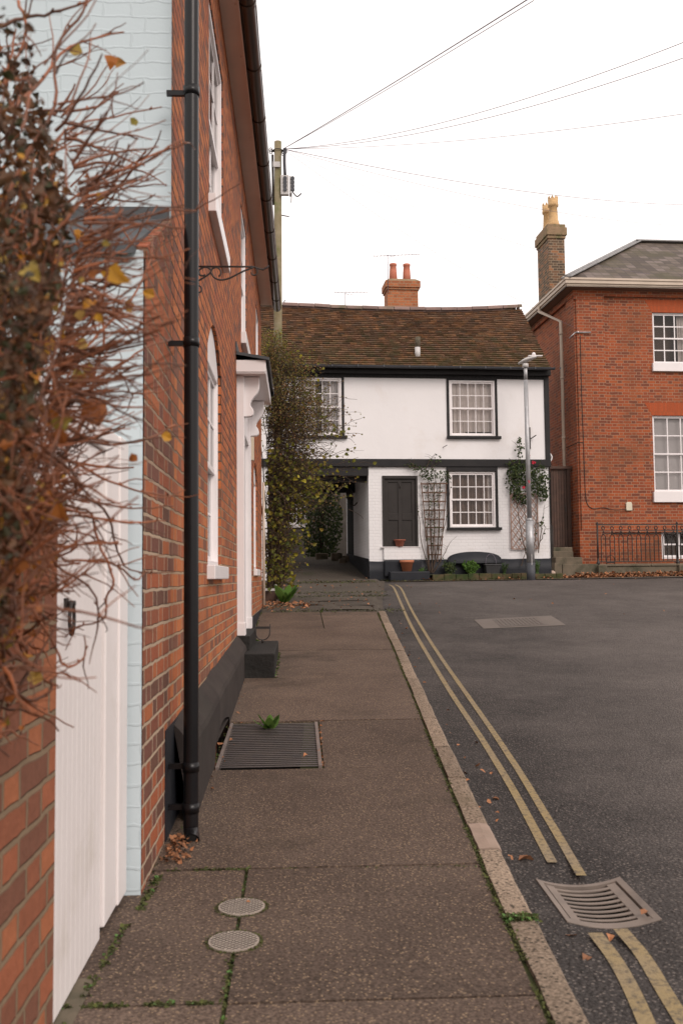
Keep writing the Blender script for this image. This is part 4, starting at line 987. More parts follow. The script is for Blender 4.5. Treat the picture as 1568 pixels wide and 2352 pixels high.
for (x, y, Y1, r, sg, lab) in ((1220, -8, 9, .0075, .02, 'thickest dark wire rising steeply to the top of the sky'), (1225, 0, 9.3, .005, .03, 'thin wire just beside the thickest dark one'), (1600, 84, 10, .0045, .25, 'upper of the two thin wires leaving the right edge high up'), (1600, 121, 10.5, .0045, .25, 'lower of the two thin wires leaving the right edge high up'), (1600, 256, 12, .0035, .12, 'faint wire running nearly level to the right edge'),
                                      (1600, 470, 30, .006, .25, 'faint wire dipping behind the yellow chimney pots'), (1600, 520, 28, .004, .3, 'faint wire dipping just below the one by the chimney pots'), (1600, 640, 26, .003, .5, 'faintest low wire dropping towards the right brick house'), (1330, 770, 24.1, .0035, .25, 'faint wire ending at the bracket on the right brick house')):
    e = on_y(x, y, Y1) if Y1 != 24.1 else Vector((7.3, 24.2, 7.55)); m = MB()
    m.tube([hub.lerp(e, i/24)-Vector((0, 0, sg*4*(i/24)*(1-i/24))) for i in range(25)], r, 4, False)
    tag(m.build('telephone_wire', M['wire']), lab, 'wire', 'wires spreading from the telegraph pole')
# ================================================================== SHRUB SWALLOWING THE POLE
random.seed(21)
s = thing('climbing_shrub', 'tangled climbing shrub with yellow green heart leaves swallowing the foot of the telegraph pole', 'shrub', (-.45, 17.5, .9))
m = MB(); lf = MB(); rf_ = MB()
B0 = Vector((-.45, 17.55, .9))
for k in range(16):
    p0 = B0+Vector((jit(.12), jit(.12), -.05)); pts = wander(p0, (random.uniform(-.05, .18), jit(.12), 1), random.uniform(2.4, 4.4), 14, .16, .03)
    m.tube(pts, taper(15, random.uniform(.015, .03), .006), 6)
# twiggy crown: half-width to the right as a function of height
hw = lambda z: interp(z, [.9, 1.5, 2.1, 2.6, 3.2, 3.9, 4.5, 5.0, 5.4, 5.8], [.35, .42, .62, .9, 1.15, 1.15, .98, .85, .5, .15])
for k in range(3000):
    z = random.uniform(1.2, 5.5) if k % 3 else random.uniform(2.6, 4.6); w = hw(z); a = random.uniform(-1.5, 1.3)
    r = abs(random.gauss(0, .5))*w; p = B0+Vector((cos(a)*r-.12, sin(a)*.8*r, 0)); p.z = z
    d = Vector((cos(a)+.2, sin(a)*.7, random.gauss(.05, .45))); pts = wander(p, d, random.uniform(.25, .6)*(.6+.4*w), 6, .6, .0)
    r0 = random.uniform(.003, .0065); m.tube(pts, taper(7, r0, r0*.5), 3, False)
    if z < 3.5 and random.random() < .6:
        for q in pts[3::2]:
            if random.random() < .55: add_leaf(lf, q, random.uniform(.03, .085), (jit(.9), -1, jit(.8)), 1.15, .4)
    if z > 3.9 or random.random() < .25:
        for q in pts[1:]:
            if random.random() < .65: add_leaf(rf_, q+Vector((jit(.03), jit(.03), jit(.03))), random.uniform(.018, .035), (jit(1), -1, jit(1)))
for k in range(700):
    z = random.uniform(.95, 2.7); a = random.uniform(0, 6.28); r = random.uniform(.02, .3)*min(1.3, hw(z)/.4); add_leaf(rf_ if k % 2 else lf, (B0.x+cos(a)*r, B0.y+sin(a)*r, z), random.uniform(.025, .045))
for k in range(2600):
    z = random.uniform(3.9, 5.75); w = hw(z); add_leaf(rf_ if k % 3 else lf, (B0.x-.1+random.uniform(-.25, 1.)*w, B0.y+jit(.4), z+random.gauss(0, .08)), random.uniform(.02, .038))
def spray(px, Y, leafn=7, mat=lf):
    n = len(px); P = smooth([on_y(x, y, Y+jit(.08)) for x, y in px], 4); m.tube(P, taper(len(P), .006, .002), 4)
    for i in range(len(P)//2, len(P)):
        if random.random() < leafn/len(P)*1.6: q = P[i]-Vector((0, 0, .03)); add_leaf(mat, q, random.uniform(.045, .07), (jit(.5), -1, jit(.2)), 1.25, .25)
for px in ([(660, 1000), (720, 985), (770, 1000), (800, 985)], [(650, 1060), (720, 1050), (770, 1045), (812, 1027)], [(660, 970), (700, 960), (745, 955), (780, 990)], [(640, 1110), (700, 1100), (745, 1120), (765, 1115)], [(650, 1150), (700, 1165), (740, 1150), (760, 1120)], [(660, 930), (700, 900), (740, 920)], [(640, 850), (700, 830), (730, 865)], [(640, 1020), (690, 1075), (740, 1060), (770, 1090)],
           [(620, 1180), (660, 1200), (700, 1190), (712, 1230)], [(620, 1230), (660, 1250), (690, 1245), (705, 1290)], [(625, 1270), (655, 1300), (670, 1340)], [(640, 800), (680, 805), (745, 840)], [(650, 1080), (700, 1130), (740, 1130)]):
    spray(px, 17.5, 8)
m.build('stems', M['bark'], s); lf.build('leaves', M['leaf_yellowgreen'], s); rf_.build('small_leaves', M['leaf_rust'], s)
m = MB(); c = on_y(621, 1352, 17.2); g0 = G(-.4, 17.2)
m.box(c.x-.1, c.x+.1, 17.16, 17.26, g0-.05, c.z-.04); m.build
o = tag(m.build('stump_post', M['wood_dark']), 'short dark stump with a white cap at the foot of the leafy pole', 'post'); 
m = MB(); m.box(c.x-.11, c.x+.105, 17.15, 17.27, c.z-.04, c.z+.0); m.box(c.x+.07, c.x+.11, 17.15, 17.27, c.z, c.z+.07); q = m.build('cap', M['porcelain'], None); q.parent = o
# thin ironwork / fence between house end and shrub
# ================================================================== WHITE COTTAGE
random.seed(3)
CO = (2.078, 22.5); CD = 3.5
FC = Frame(CO, CD); mc = lambda a, d, z: (a, d, z)
c = thing('cottage', 'white cottage with black timbers, sagging clay tiled roof and a carriage passage', 'cottage', (CO[0], CO[1], 1.25), radians(CD))
UL, UR = -5.2, 3.93
wU = (1.52, 2.63, 4.60, 5.94); wL = (1.49, 2.60, 2.44, 3.76); wUL = (-2.12, -1.03, 4.59, 5.96)
# upper storey
m = MB(FC); wall(m, mc, UL, UR-.1, 4.03, 6.02, [wU, wUL], 4.8); m.build('upper_wall', M['render_white'], c)
DO = (-.1, .735, 2.0, 3.66)
m = MB(FC); wall(m, lambda a, d, z: (a, d+.02, z), -.42, UR-.02, .9, 3.88, [wL, (DO[0], DO[1], DO[2], DO[3])], 4.7)
wall(m, lambda a, d, z: (a, d+.02, z), UL, -2.75, .9, 3.88, [], 4.7)
lw = m.build('lower_wall', M['brick_white'], c)
m = MB(FC); m.box(-.09, .78, -.045, .02, 1.69, 1.985); m.build('door_base', M['brick_white'], c, bevel=.015)
# passage lining
m = MB(FC); m.face([(-2.75, .02, 3.86), (-.42, .02, 3.86), (-.42, 4.8, 3.86), (-2.75, 4.8, 3.86)])
m.box(-2.75, -.42, .3, .5, 3.55, 3.84); m.box(-2.75, -.42, 2.6, 2.8, 3.5, 3.84); m.box(-2.75, -.42, -.0, .18, 3.66, 3.86)
m.build('passage_ceiling', M['black_paint'], c)
m = MB(FC); m.box(-.425, -.39, 3.05, 4.45, 1.68, 3.5); m.build('side_door', M['void'], c)
# timbers
m = MB(FC); m.box(UL, UR+.02, -.05, .0, 3.87, 4.05); m.build('beam', M['black_paint'], c, bevel=.01)
m = MB(FC); m.box(UR-.1, UR+.02, -.03, .3, 4.05, 6.05); m.box(UR-.02, UR+.0, -.01, .3, 1.7, 3.87); m.build('corner_post', M['black_paint'], c, bevel=.006)
m = MB(FC); m.box(UL, UR+.03, -.16, -.0, 6.05, 6.22); m.build('fascia', M['black_paint'], c)
m = MB(FC); m.box(UL, UR-.1, -.03, .0, 5.975, 6.05)
k = UL
while k < UR-.1: m.box(k, k+.05, -.05, -.03, 6.0, 6.04); k += .09
m.build('dentil_course', M['black_paint'], c)
# roof of single tiles
RV, RZ0, RZ1, EV = 2.35, 6.19, 8.30, -.27
def rz(u, t):   # height of the roof surface, t from eave to ridge
    sagr = .07*sin(pi*max(0, min(1, (u+3)/7)))+.06*max(0, min(1, (u-2.6)/1.5))*-1
    return RZ0+(RZ1-RZ0)*t-(sagr*t)+.018*noise.noise(Vector((u*.9, t*3, 1)))
vv = lambda t: EV+(RV-EV)*t
NR = 29; TW = .165
m = MB(FC)
ud = lambda t: 3.93+.1*t
for r in range(NR):
    t0, t1 = r/NR, (r+1.28)/NR; off = (r % 2)*TW/2; u = UL+off-TW
    while u < ud(t0)-.02:
        a, b = u+.003, min(u+TW-.003, ud(t0)); j = jit(.004); j2 = jit(.006); th = .026
        u += TW
        if b-a < .03: continue
        w0 = t0+jit(.0035); tt = min(1, t1)
        q = []
        for (x, t, dz) in ((a, w0, .046+j), (b, w0, .046-j), (b, tt, -.004), (a, tt, -.004)): q.append((x, vv(t), rz(x, t)+dz+(j2 if t == w0 else 0)))
        lo = [(q[0][0], q[0][1]+.03, q[0][2]-th-.014), (q[1][0], q[1][1]+.03, q[1][2]-th-.014)]
        i = [m.p(x) for x in q+lo]
        m.f += [[i[0], i[1], i[2], i[3]], [i[4], i[5], i[1], i[0]], [i[0], i[3], i[4]], [i[1], i[5], i[2]]]; m.sm += [False]*4
rf2 = m.build('roof', M['tiles'], c)
m = MB(FC); m.grid(lambda u, t: (UL+(ud(t)-.03-UL)*u, vv(t), rz(UL+(ud(t)-.03-UL)*u, t)-.03), 20, 6)
m.grid(lambda u, t: (UL+(ud(t)-UL)*u, 2*RV-vv(t), rz(UL+(ud(t)-UL)*u, t)-.02), 20, 6)
m.face([(UR, 0, 5.9), (UR, 4.7, 5.9), (UR+.07, RV, RZ1-.1)])
m.build('roof_boards', M['wood_dark'], c)
m = MB(FC); u = UL
while u < 4.0:
    b = min(u+.41, 4.03); z = rz((u+b)/2, 1)
    K = 8; P = [(RV+.12*cos(a), .02+.11*sin(a)) for a in [pi*k/K for k in range(K+1)]]
    zz0, zz1 = rz(u, 1)+jit(.006), rz(b, 1)+jit(.006)
    m.grid(lambda s_, t: (u+.004+(b-u-.008)*t, P[int(round(s_*K))][0], (zz0 if t < .5 else zz1)+P[int(round(s_*K))][1]), K, 1)
    m.face([(u+.004, p[0], zz0+p[1]) for p in P])
    u += .415
m.tube([(UL+.2*k, RV, rz(UL+.2*k, 1)+.0) for k in range(46)], .07, 8); m.build('ridge_tiles', M['ridge'], rf2)
# gutter
m = MB(FC); K = 8; gp_ = [(-.33+.055*cos(a), 6.185+.055*sin(a)) for a in [pi+pi*k/K for k in range(K+1)]]
m.grid(lambda s_, t: (UL+(4.0-UL)*t, gp_[int(round(s_*K))][0], gp_[int(round(s_*K))][1]+.01*t), K, 1); m.face([(4.0, p[0], p[1]+.01) for p in gp_])
for k in range(16):
    u = UL+.3+k*.6; m.box(u, u+.03, -.395, -.38, 6.15, 6.2)
m.build('gutter', M['galv_dark'], c)
# plinth
m = MB(FC)
def pl2(u0, u1, d, z1, w=.02):
    m.grid(lambda u, v: (u0+(u1-u0)*u, -d+(.04 if v > .9 else 0)+.01*noise.noise(Vector((u*(u1-u0)*3, v, 0))), .9+(z1-.9)*(min(v, .75)/.75)+(w*noise.noise(Vector((u*(u1-u0)*2, 0, 7))) if v > .5 else 0)), 40, 4)
pl2(.75, 3.9, .035, 1.695); pl2(-.43, .76, .05, 1.665)
m.grid(lambda u, v: (-.44, .02+4.6*u, .9+(1.72+.25*u-.9)*v), 8, 2); m.face([(3.9, -.035, .9), (3.93, .1, .9), (3.93, .1, 1.7), (3.9, -.035, 1.695)])
m.build('plinth', M['tar'], c)
m = MB(FC)   # bulging hood over a cellar opening
def bulge(u, v):
    a = pi*u; return (2.05+.66*-cos(a), -.04-.16*sin(pi*min(1, v*.5+.5))*sin(a)**.5, 1.6+(.27*sin(a)**.6)*v)
m.grid(bulge, 24, 6); m.build('cellar_hood', M['tar'], c)
# windows with black surrounds
def blackframe(w, lint, proj=.025, sill=True):
    a0, a1, z0, z1 = w; m = MB(FC)
    m.box(a0-.06, a0-.0, -proj, .02, z0, z1+lint*.0); m.box(a1, a1+.055, -proj, .02, z0, z1)
    m.box(a0-.06, a1+.055, -proj-.003, .02, z1, z1+lint); m.box(a0-.07, a1+.12, -proj-.055, .02, z0-.065, z0)
    return m.build('window_surround', M['black_paint'], c, bevel=.006)
blackframe(wU, .035); blackframe(wUL, .02); blackframe(wL, .11)
W_ = M['white_gloss']
sash_window(c, FC, mc, *wU, 5, 4, setback=.0, fw=.05, barw=.017, curtain=[(0, 1, M['curtain'], .02, .93), (0, .36, M['curtain'], .02, 1)])
sash_window(c, FC, mc, *wUL, 5, 4, setback=.0, fw=.05, barw=.017, curtain=[(0, .45, M['curtain'], .02, 1), (.6, 1, M['net'], .02, 1)])  # net cloth added to lighten the panes, in place of reflected sky
sash_window(c, FC, mc, *wL, 5, 4, setback=.01, fw=.05, barw=.02, curtain=[(.83, 1, M['curtain'], .02, 1), (0, .9, M['blind'], .03, 1)])
# disused front door
m = MB(FC); a0, a1, z0, z1 = DO
m.box(a0, a0+.05, -.01, .1, z0, z1); m.box(a1-.05, a1, -.01, .1, z0, z1); m.box(a0+.05, a1-.05, -.01, .1, z1-.07, z1)
dk = pm('charcoal door paint', (.026, .022, .02), (.034, .029, .027), 4, .6, spec=.25)
m.build('door_frame', dk, c, bevel=.004)
m = MB(FC); m.box(a0+.05, a1-.05, .05, .09, z0, z1-.07)
x0, x1, t0, t1 = a0+.05, a1-.05, z0, z1-.07; mid = (x0+x1)/2
for a, b in ((x0, x0+.09), (mid-.045, mid+.045), (x1-.09, x1)): m.box(a, b, .03, .05, t0, t1)
for a, b in ((t0, t0+.13), (t0+.62, t0+.78), (t1-.08, t1)): m.box(x0+.09, mid-.045, .03, .05, a, b); m.box(mid+.045, x1-.09, .03, .05, a, b)
d_ = m.build('door', dk, c, bevel=.006)
m = MB(FC); m.tube([(mid, .02, t1-.12), (mid, .02, t1-.22)], .012, 6); m.build('knocker', M['iron'], d_)
m = MB(FC); m.box(a0-.05, a1+.04, -.06, .03, z0-.02, z0-.004); m.build('door_ledge', M['white_gloss'], c)
m = MB(FC); m.box(.0, .93, -.36, -.02, .95, 1.42); m.box(-.09, .78, -.13, -.0, 1.3, 1.68); m.build('step', M['tar'], c, bevel=.025)
# iron tie plate, hook, lantern, flue, aerials, chimney
m = MB(FC); m.box(3.41, 3.47, -.03, .0, 4.3, 4.82); m.bar((3.45, -.04, 4.53), (3.58, -.12, 4.62), .02, .02); m.build('tie_plate', M['iron'], c)
m = MB(FC); m.tube([(1.35, 0, 4.33), (1.43, -.12, 4.37)], .008, 5); m.build('wall_hook', M['iron'], c)
lv = 2.2; u_, z_ = FC.px(779, 1136, lv); u_ = -.62
m = MB(FC); m.lathe((u_, lv, z_-.12), [(.03, 0), (.08, .03), (.085, .2), (.03, .27), (.01, .33)], 6); m.tube(smooth([(-.42, lv, z_-.2), (-.5, lv, z_-.28), (-.6, lv, z_-.24), (u_, lv, z_-.12)], 4), .014, 5); m.build('wall_lantern', M['iron'], c)
u_, z_ = FC.px(960, 812, .15); zt_ = FC.px(960, 777, .35)[1]
m = MB(FC); m.tube([(u_, .22, z_-.1), (u_, .22, z_+.17)], .065, 14); f_ = m.build('flue', M['porcelain'], c)
m = MB(FC); m.tube([(u_+.005, .222, z_+.17), (u_+.01, .225, zt_-.0)], .06, 14); m.build('flue_top', M['stone'], f_)
vc = 3.1; u0 = FC.px(890, 690, vc)[0]; u1 = FC.px(960, 690, vc)[0]; zc = FC.px(925, 640, vc)[1]
m = MB(FC); m.box(u0, u1, vc, vc+.6, 7.4, zc-.3); m.box(u0-.03, u1+.03, vc-.03, vc+.63, zc-.3, zc-.24); m.box(u0-.06, u1+.06, vc-.06, vc+.66, zc-.24, zc-.06)
ch = m.build('chimney', M['brick_chimney2'], c, bevel=.004)
m = MB(FC); m.hexa([(u0-.05, vc-.05, zc-.06), (u1+.05, vc-.05, zc-.06), (u1+.05, vc+.65, zc-.06), (u0-.05, vc+.65, zc-.06)], [(u0+.06, vc+.06, zc+.02), (u1-.06, vc+.06, zc+.02), (u1-.06, vc+.54, zc+.02), (u0+.06, vc+.54, zc+.02)])
m.build('flaunching', M['cap'], ch)
for uu in (u0+(u1-u0)*.25, u0+(u1-u0)*.7):
    m = MB(FC); m.lathe((uu, vc+.3, zc-.02), [(.115, 0), (.1, .3), (.085, .46), (.1, .47), (.1, .52), (.08, .53)], 16); m.build('chimney_pot', M['red_clay'], ch)
def aerial(x, y0, y1, xa, ya, xb, yb, v, Yn, ye=.0):
    m = MB(FC); u, zb = FC.px(x, y0, v); zt = FC.px(x, y1, v)[1]; A = FC.px(xa, ya, v); B = FC.px(xb, yb, v)
    m.tube([(u, v, zb-.1), (u, v, zt)], .009, 5); m.tube([(A[0], v, A[1]), (B[0], v+.3, B[1])], .007, 5)
    for k in range(Yn):
        t_ = k/(Yn-1); q = (A[0]+(B[0]-A[0])*t_, v+.3*t_, A[1]+(B[1]-A[1])*t_); l = .13-.07*t_; m.tube([(q[0], q[1]-l, q[2]), (q[0], q[1]+l, q[2])], .0035, 4)
    m.tube([(u-.02, v, zt), (u+.12, v, zt-.05), (u+.2, v, zt-.01)], .006, 4)
    m.build('aerial', M['wire'], c)
aerial(891, 665, 585, 858, 588, 967, 575, vc-.08, 14); aerial(793, 700, 673, 768, 671, 848, 663, 2.6, 10)
u_, z_ = FC.px(652, 706, RV); m = MB(FC); m.tube(smooth([(u_, RV, z_-.05), (u_+.02, RV, z_+.06), (u_-.02, RV, z_+.1), (u_+.03, RV, z_+.2)], 3), .012, 5); m.build('finial', M['iron'], c)
m = MB(FC); u_, z_ = FC.px(1268, 1050, .1); m.tube(smooth([(UR+.02, .1, z_+.12), (UR+.09, .1, z_), (UR+.03, .1, z_-.14)], 4), .02, 6); m.build('white_cable_loop', M['white_gloss'], c)
# ---- things by the cottage wall
def pot(name, lab, cx, v, z, prof, mat, cat='flower pot', soil=True):
    w = FC.w(cx, v, z); t = thing(name, lab, cat, w)
    m = MB(); m.lathe(w, prof, 22); m.build('pot', mat, t)
    if soil: m = MB(); m.lathe((w.x, w.y, w.z+prof[-1][1]), [(prof[-1][0]*.97, -.004), (.01, .01)], 18); m.build('soil', M['earth'], t)
    return t
pot('plant_pot', 'empty orange terracotta pot on the black step below the charcoal door', .42, -.2, 1.422, [(.105, 0), (.145, .2), (.165, .2), (.168, .255), (.15, .256)], M['terracotta'])
pot('plant_bowl', 'small dark patterned clay bowl on the ledge of the charcoal door', .29, -.02, 1.998, [(.07, 0), (.085, .02), (.12, .13), (.14, .14), (.142, .165), (.12, .166)], M['terracotta_dark'])
# bed edging
t = thing('bed_edging', 'low mossy brick edging along the flower bed in front of the white cottage', 'garden edging', FC.w(1, -.4, 1.2))
m = MB(FC); u = .98
while u < 4.02:
    L_ = random.uniform(.2, .3); m.box(u, min(u+L_-.008, 4.05), -.42+jit(.006), -.31, 1.1, 1.35+jit(.012)); u += L_
m.build('bricks', M['mossbrick'], t, bevel=.012)
m = MB(FC); m.grid(lambda u, v: (.95+3.05*u, -.33+.33*v, 1.33+.03*noise.noise(Vector((u*9, v*3, 0)))), 30, 4); tag(m.build('flower_bed', M['earth']), kind='structure')
# trellises
fx = [FC.px(966, 1112), FC.px(1024, 1112), FC.px(984, 1286), FC.px(1010, 1286)]
t = thing('fan_trellis', 'fan shaped brown trellis between the charcoal door and the window', 'trellis', FC.w((fx[0][0]+fx[1][0])/2, -.05, fx[2][1]))
m = MB(FC)
for k in range(5):
    s_ = k/4; m.bar((fx[2][0]+(fx[3][0]-fx[2][0])*s_, -.05, fx[2][1]-.05), (fx[0][0]+(fx[1][0]-fx[0][0])*s_, -.05, fx[0][1]+.04), .022, .018, up=FC.ev)
for k in range(9):
    s_ = k/8.6; a = fx[0][0]+(fx[2][0]-fx[0][0])*s_-.02; b = fx[1][0]+(fx[3][0]-fx[1][0])*s_+.02; z = fx[0][1]+(fx[2][1]-fx[0][1])*s_; m.bar((a, -.07, z+jit(.01)), (b, -.07, z+jit(.01)), .035, .02, up=FC.ev)
m.build('slats', M['trellis'], t)
d0, z0 = FC.px(1174, 1261); d1, _ = FC.px(1235, 1261); z1 = FC.px(1200, 1135)[1]
t = thing('diamond_trellis', 'faded diamond lattice trellis behind the street lamp post', 'trellis', FC.w((d0+d1)/2, -.03, z0))
m = MB(FC)
m.bar((d0, -.03, z0), (d0, -.03, z1), .025, .03, up=FC.ev); m.bar((d1, -.03, z0), (d1, -.03, z1), .025, .03, up=FC.ev); m.bar((d0, -.03, z0), (d1, -.03, z0), .025, .03, up=FC.ev); m.bar((d0, -.03, z1), (d1, -.03, z1), .025, .03, up=FC.ev)
wd = d1-d0; H = z1-z0; k = -6
while k*.2 < H+.2:
    for sg in (1, -1):
        a = z0+k*.2; P = []
        for q in range(41):
            uu = q/40; z = a+uu*wd*1.35 if sg > 0 else a+(1-uu)*wd*1.35
            if z0 <= z <= z1: P.append((d0+wd*uu, -.045 if sg > 0 else -.03, z))
        if len(P) > 2: m.bar(P[0], P[-1], .022, .012, up=FC.ev)
    k += 1
m.build('lattice', M['trellis_pale'], t)
# climbing plants
def climber(name, lab, stems, blobs, mat, lsz, cat='climbing plant', flowers=(), v=-.1, twn=70):
    base = FC.w(stems[0][0][0], v, 1.33) if False else None
    u0, z0 = FC.px(*stems[0][0], v); t = thing(name, lab, cat, FC.w(u0, v, z0)); m = MB(FC); l = MB(FC); fl = MB(FC)
    for s_ in stems:
        P = smooth([(*FC.px(x, y, v), 0) for x, y in s_], 4); P = [(p[0]+jit(.012), v-.02+jit(.03), p[1]+jit(.01)) for p in P]
        m.tube(P, taper(len(P), .012, .004), 5, False)
        for q in P[2:]:
            if random.random() < .4: w2 = wander(q, (jit(1), -.3, random.uniform(0, 1)), random.uniform(.08, .25), 4, .5); m.tube(w2, taper(5, .004, .002), 3, False)
            if random.random() < .25: add_leaf_f(l, (q[0]+jit(.05), q[1]-.03, q[2]+jit(.05)), lsz)
    for (x, y, rx_, ry_, n) in blobs:
        uc, zc = FC.px(x, y, v); ru, rz_ = rx_*.0103, ry_*.0103
        for k in range(n):
            a = random.random()*6.28; r = random.random()**.6; q = (uc+ru*r*cos(a), v-.02+jit(.1), zc+rz_*r*sin(a)); add_leaf_f(l, q, random.uniform(.6, 1.15)*lsz)
        for k in range(max(2, n//14)):
            q = (uc+jit(ru)*.6, v, zc+jit(rz_)*.6); w2 = wander(q, (jit(1), jit(.3), random.uniform(-.5, 1)), random.uniform(.1, .3), 4, .6); m.tube(w2, taper(5, .006, .002), 3, False)
    m.build('stems', M['bark_twig'] if 'bare' in lab else M['bark'], t); l.build('leaves', mat, t)
    for (x, y, r) in flowers:
        uc, zc = FC.px(x, y, v-.1); f = MB(FC)
        for k in range(9): add_leaf_f(f, (uc+jit(r*.4), v-.14+jit(.02), zc+jit(r*.4)), r*1.1, 1.)
        f.build('flower', M['red_flower'], t)
    return t
def add_leaf_f(mb, q, s_, lg=1.3):
    fr = mb.fr; w = fr.w(*q); mb.fr = None; add_leaf(mb, w, s_, (jit(.8), -1, jit(.8)), lg, .3); mb.fr = fr
climber('climbing_rose', 'straggling thin climbing rose on the fan trellis', [[(988, 1316), (982, 1260), (972, 1200), (968, 1150)], [(990, 1316), (995, 1240), (998, 1180), (990, 1120), (975, 1085)], [(992, 1316), (1010, 1250), (1022, 1200), (1030, 1150), (1035, 1100)], [(986, 1316), (966, 1240), (962, 1190), (955, 1150)], [(995, 1310), (1004, 1250), (1008, 1180), (1000, 1100), (985, 1050)], [(975, 1085), (960, 1075), (945, 1070), (930, 1068)], [(975, 1085), (985, 1060), (1000, 1040)], [(994, 1316), (1020, 1270), (1034, 1245)], [(984, 1316), (980, 1220), (985, 1160), (990, 1100)], [(992, 1316), (990, 1200), (1000, 1140)]],
        [(985, 1090, 22, 14, 110), (1022, 1095, 14, 16, 60), (960, 1075, 18, 8, 40), (995, 1130, 22, 25, 45), (945, 1070, 10, 5, 15), (995, 1200, 20, 60, 60), (1000, 1060, 16, 14, 16)], M['leaf_dark'], .036)
climber('camellia', 'glossy dark green climber with a few crimson flowers over the diamond trellis', [[(1225, 1312), (1215, 1250), (1205, 1180), (1195, 1120), (1190, 1060), (1193, 1010)], [(1222, 1312), (1228, 1240), (1232, 1180), (1235, 1120)], [(1215, 1300), (1195, 1220), (1185, 1150), (1170, 1090)], [(1236, 1270), (1244, 1200), (1250, 1160)], [(1196, 1300), (1205, 1270), (1210, 1255)], [(1235, 1255), (1246, 1230), (1252, 1210)]],
        [(1193, 1030, 9, 26, 40), (1188, 1072, 26, 16, 130), (1205, 1095, 34, 18, 200), (1180, 1110, 18, 24, 130), (1235, 1085, 20, 22, 110), (1245, 1130, 15, 22, 110), (1222, 1120, 20, 18, 110), (1190, 1140, 16, 16, 80), (1205, 1150, 10, 14, 40), (1244, 1205, 8, 10, 14), (1248, 1100, 12, 10, 30), (1178, 1080, 14, 14, 50)], M['leaf_dark'], .05,
        flowers=((1224, 1063, .045), (1201, 1120, .035), (1214, 1048, .025)))
for (x, y, w_, h_, lab, mt) in ((1032, 1300, 13, 14, 'feathery dull green tuft left of the leafy bush in the bed', 'leaf_dark'), (1081, 1298, 20, 15, 'leafy bright green bush in the bed below the window', 'leaf_green'), (1157, 1302, 9, 13, 'small feathery tuft right of the black bucket', 'leaf_dark'), (1234, 1302, 7, 16, 'thin feathery tuft right of the lamp post', 'leaf_dark'), (968, 1309, 8, 8, 'grassy tuft at the foot of the fan trellis', 'leaf_green')):
    u_, z_ = FC.px(x, y, -.2); t = thing('bed_plant', lab, 'plant', FC.w(u_, -.2, 1.34), group='plants in the bed by the cottage'); l = MB(FC); s_ = MB(FC)
    zb = 1.34
    for k in range(26):
        p = (u_+jit(.04), -.2+jit(.03), zb-.02); hh = h_*.021*random.uniform(.5, 1); e = (u_+jit(w_*.0105), -.2+jit(.1), zb+hh); s_.tube([p, ((p[0]+e[0])/2, -.2, zb+hh*.6), e], .003, 3, False)
        for j in range(int(w_*.9)): q = random.random(); add_leaf_f(l, (p[0]+(e[0]-p[0])*q+jit(.025), p[1]+(e[1]-p[1])*q, zb+hh*(.2+.8*q)+jit(.02)), .042 if 'leafy' in lab else .016, 1.4)
    s_.build('stems', M['weed'], t); l.build('leaves', M[mt], t)
u0, z0 = FC.px(1113, 1320, -.26); u1, z1 = FC.px(1147, 1293, -.26); zb = 1.3
t = thing('bucket_planter', 'black square bucket planter with a tall wire handle in the bed', 'planter', FC.w((u0+u1)/2, -.24, zb))
m = MB(FC); a, b = u0, u1; m.hexa([(a+.04, -.32, zb), (b-.04, -.32, zb), (b-.04, -.1, zb), (a+.04, -.1, zb)], [(a, -.36, zb+.26), (b, -.36, zb+.26), (b, -.08, zb+.26), (a, -.08, zb+.26)]); m.box(a-.015, b+.015, -.37, -.07, zb+.245, zb+.275); m.build('tub', M['plastic_black'], t, bevel=.008)
m = MB(FC); m.tube([((a+b)/2-.02+(b-a)*.36*cos(q), -.22, zb+.27+.24*sin(q)) for q in [pi*k/14 for k in range(15)]], .005, 5); m.build('handle', M['wire'], t)
# ================================================================== YARD BEHIND THE PASSAGE
yl0 = lambda v: 1.25+.145*max(0, v)
m = MB(FC); m.grid(lambda u, v: (-4+3.6*u, -.3+8*v, 1.235+.0*u+interp(8*v-.3, [-.3, 0, 5, 8], [-.04, .0, .62, .75])), 6, 20); tag(m.build('passage_path', M['path']), kind='structure')
t = thing('yard_house', 'white rendered house wall glimpsed through the dark passage', 'house', FC.w(-3.4, 9.2, 1.9)); B2 = Frame(FC.w(-3.4, 9.2, 0), CD)
u0, z0 = B2.px(658, 1205); u1, z1 = B2.px(704, 1112); hole = (u0, u1, z0, z1)
m = MB(B2); wall(m, mc, -4, 4.2, 1.2, 5.2, [hole], 1.5); m.build('wall', pm('dull grey render', (.13, .115, .1), (.08, .07, .06), 3, .9), t)
sash_window(t, B2, mc, *hole, 4, 4, setback=.05, fw=.05, sillz=z0, barw=.03)
t = thing('yard_shrub', 'dark glossy evergreen shrub at the back of the passage', 'shrub', FC.w(-1.6, 6.2, 1.9)); l = MB(FC); s_ = MB(FC)
x0, zt = FC.px(700, 1095, 6.2); x1, _ = FC.px(774, 1105, 6.2); zb = 1.9
for k in range(14): s_.tube([((x0+x1)/2+jit(.1), 6.2, zb-.1), ((x0+x1)/2+jit(.3), 6.2, zb+.8), ((x0+x1)/2+jit(.45), 6.2+jit(.3), zt-.2)], .012, 4)
for k in range(2600):
    z = random.random(); w = (.6+.35*sin(z*pi))*(x1-x0)*.72; a = random.random()*6.28; r = w*random.random()**.4; add_leaf_f(l, ((x0+x1)/2+r*cos(a), 6.2+r*.7*sin(a), zb+(zt-zb)*z+jit(.1)), .055)
s_.build('stems', M['bark'], t); l.build('leaves', M['leaf_dark'], t)
t = thing('yard_hedge', 'low tangled hedge at the left of the passage yard', 'hedge', FC.w(-3, 6.6, 1.9)); l = MB(FC); s_ = MB(FC)
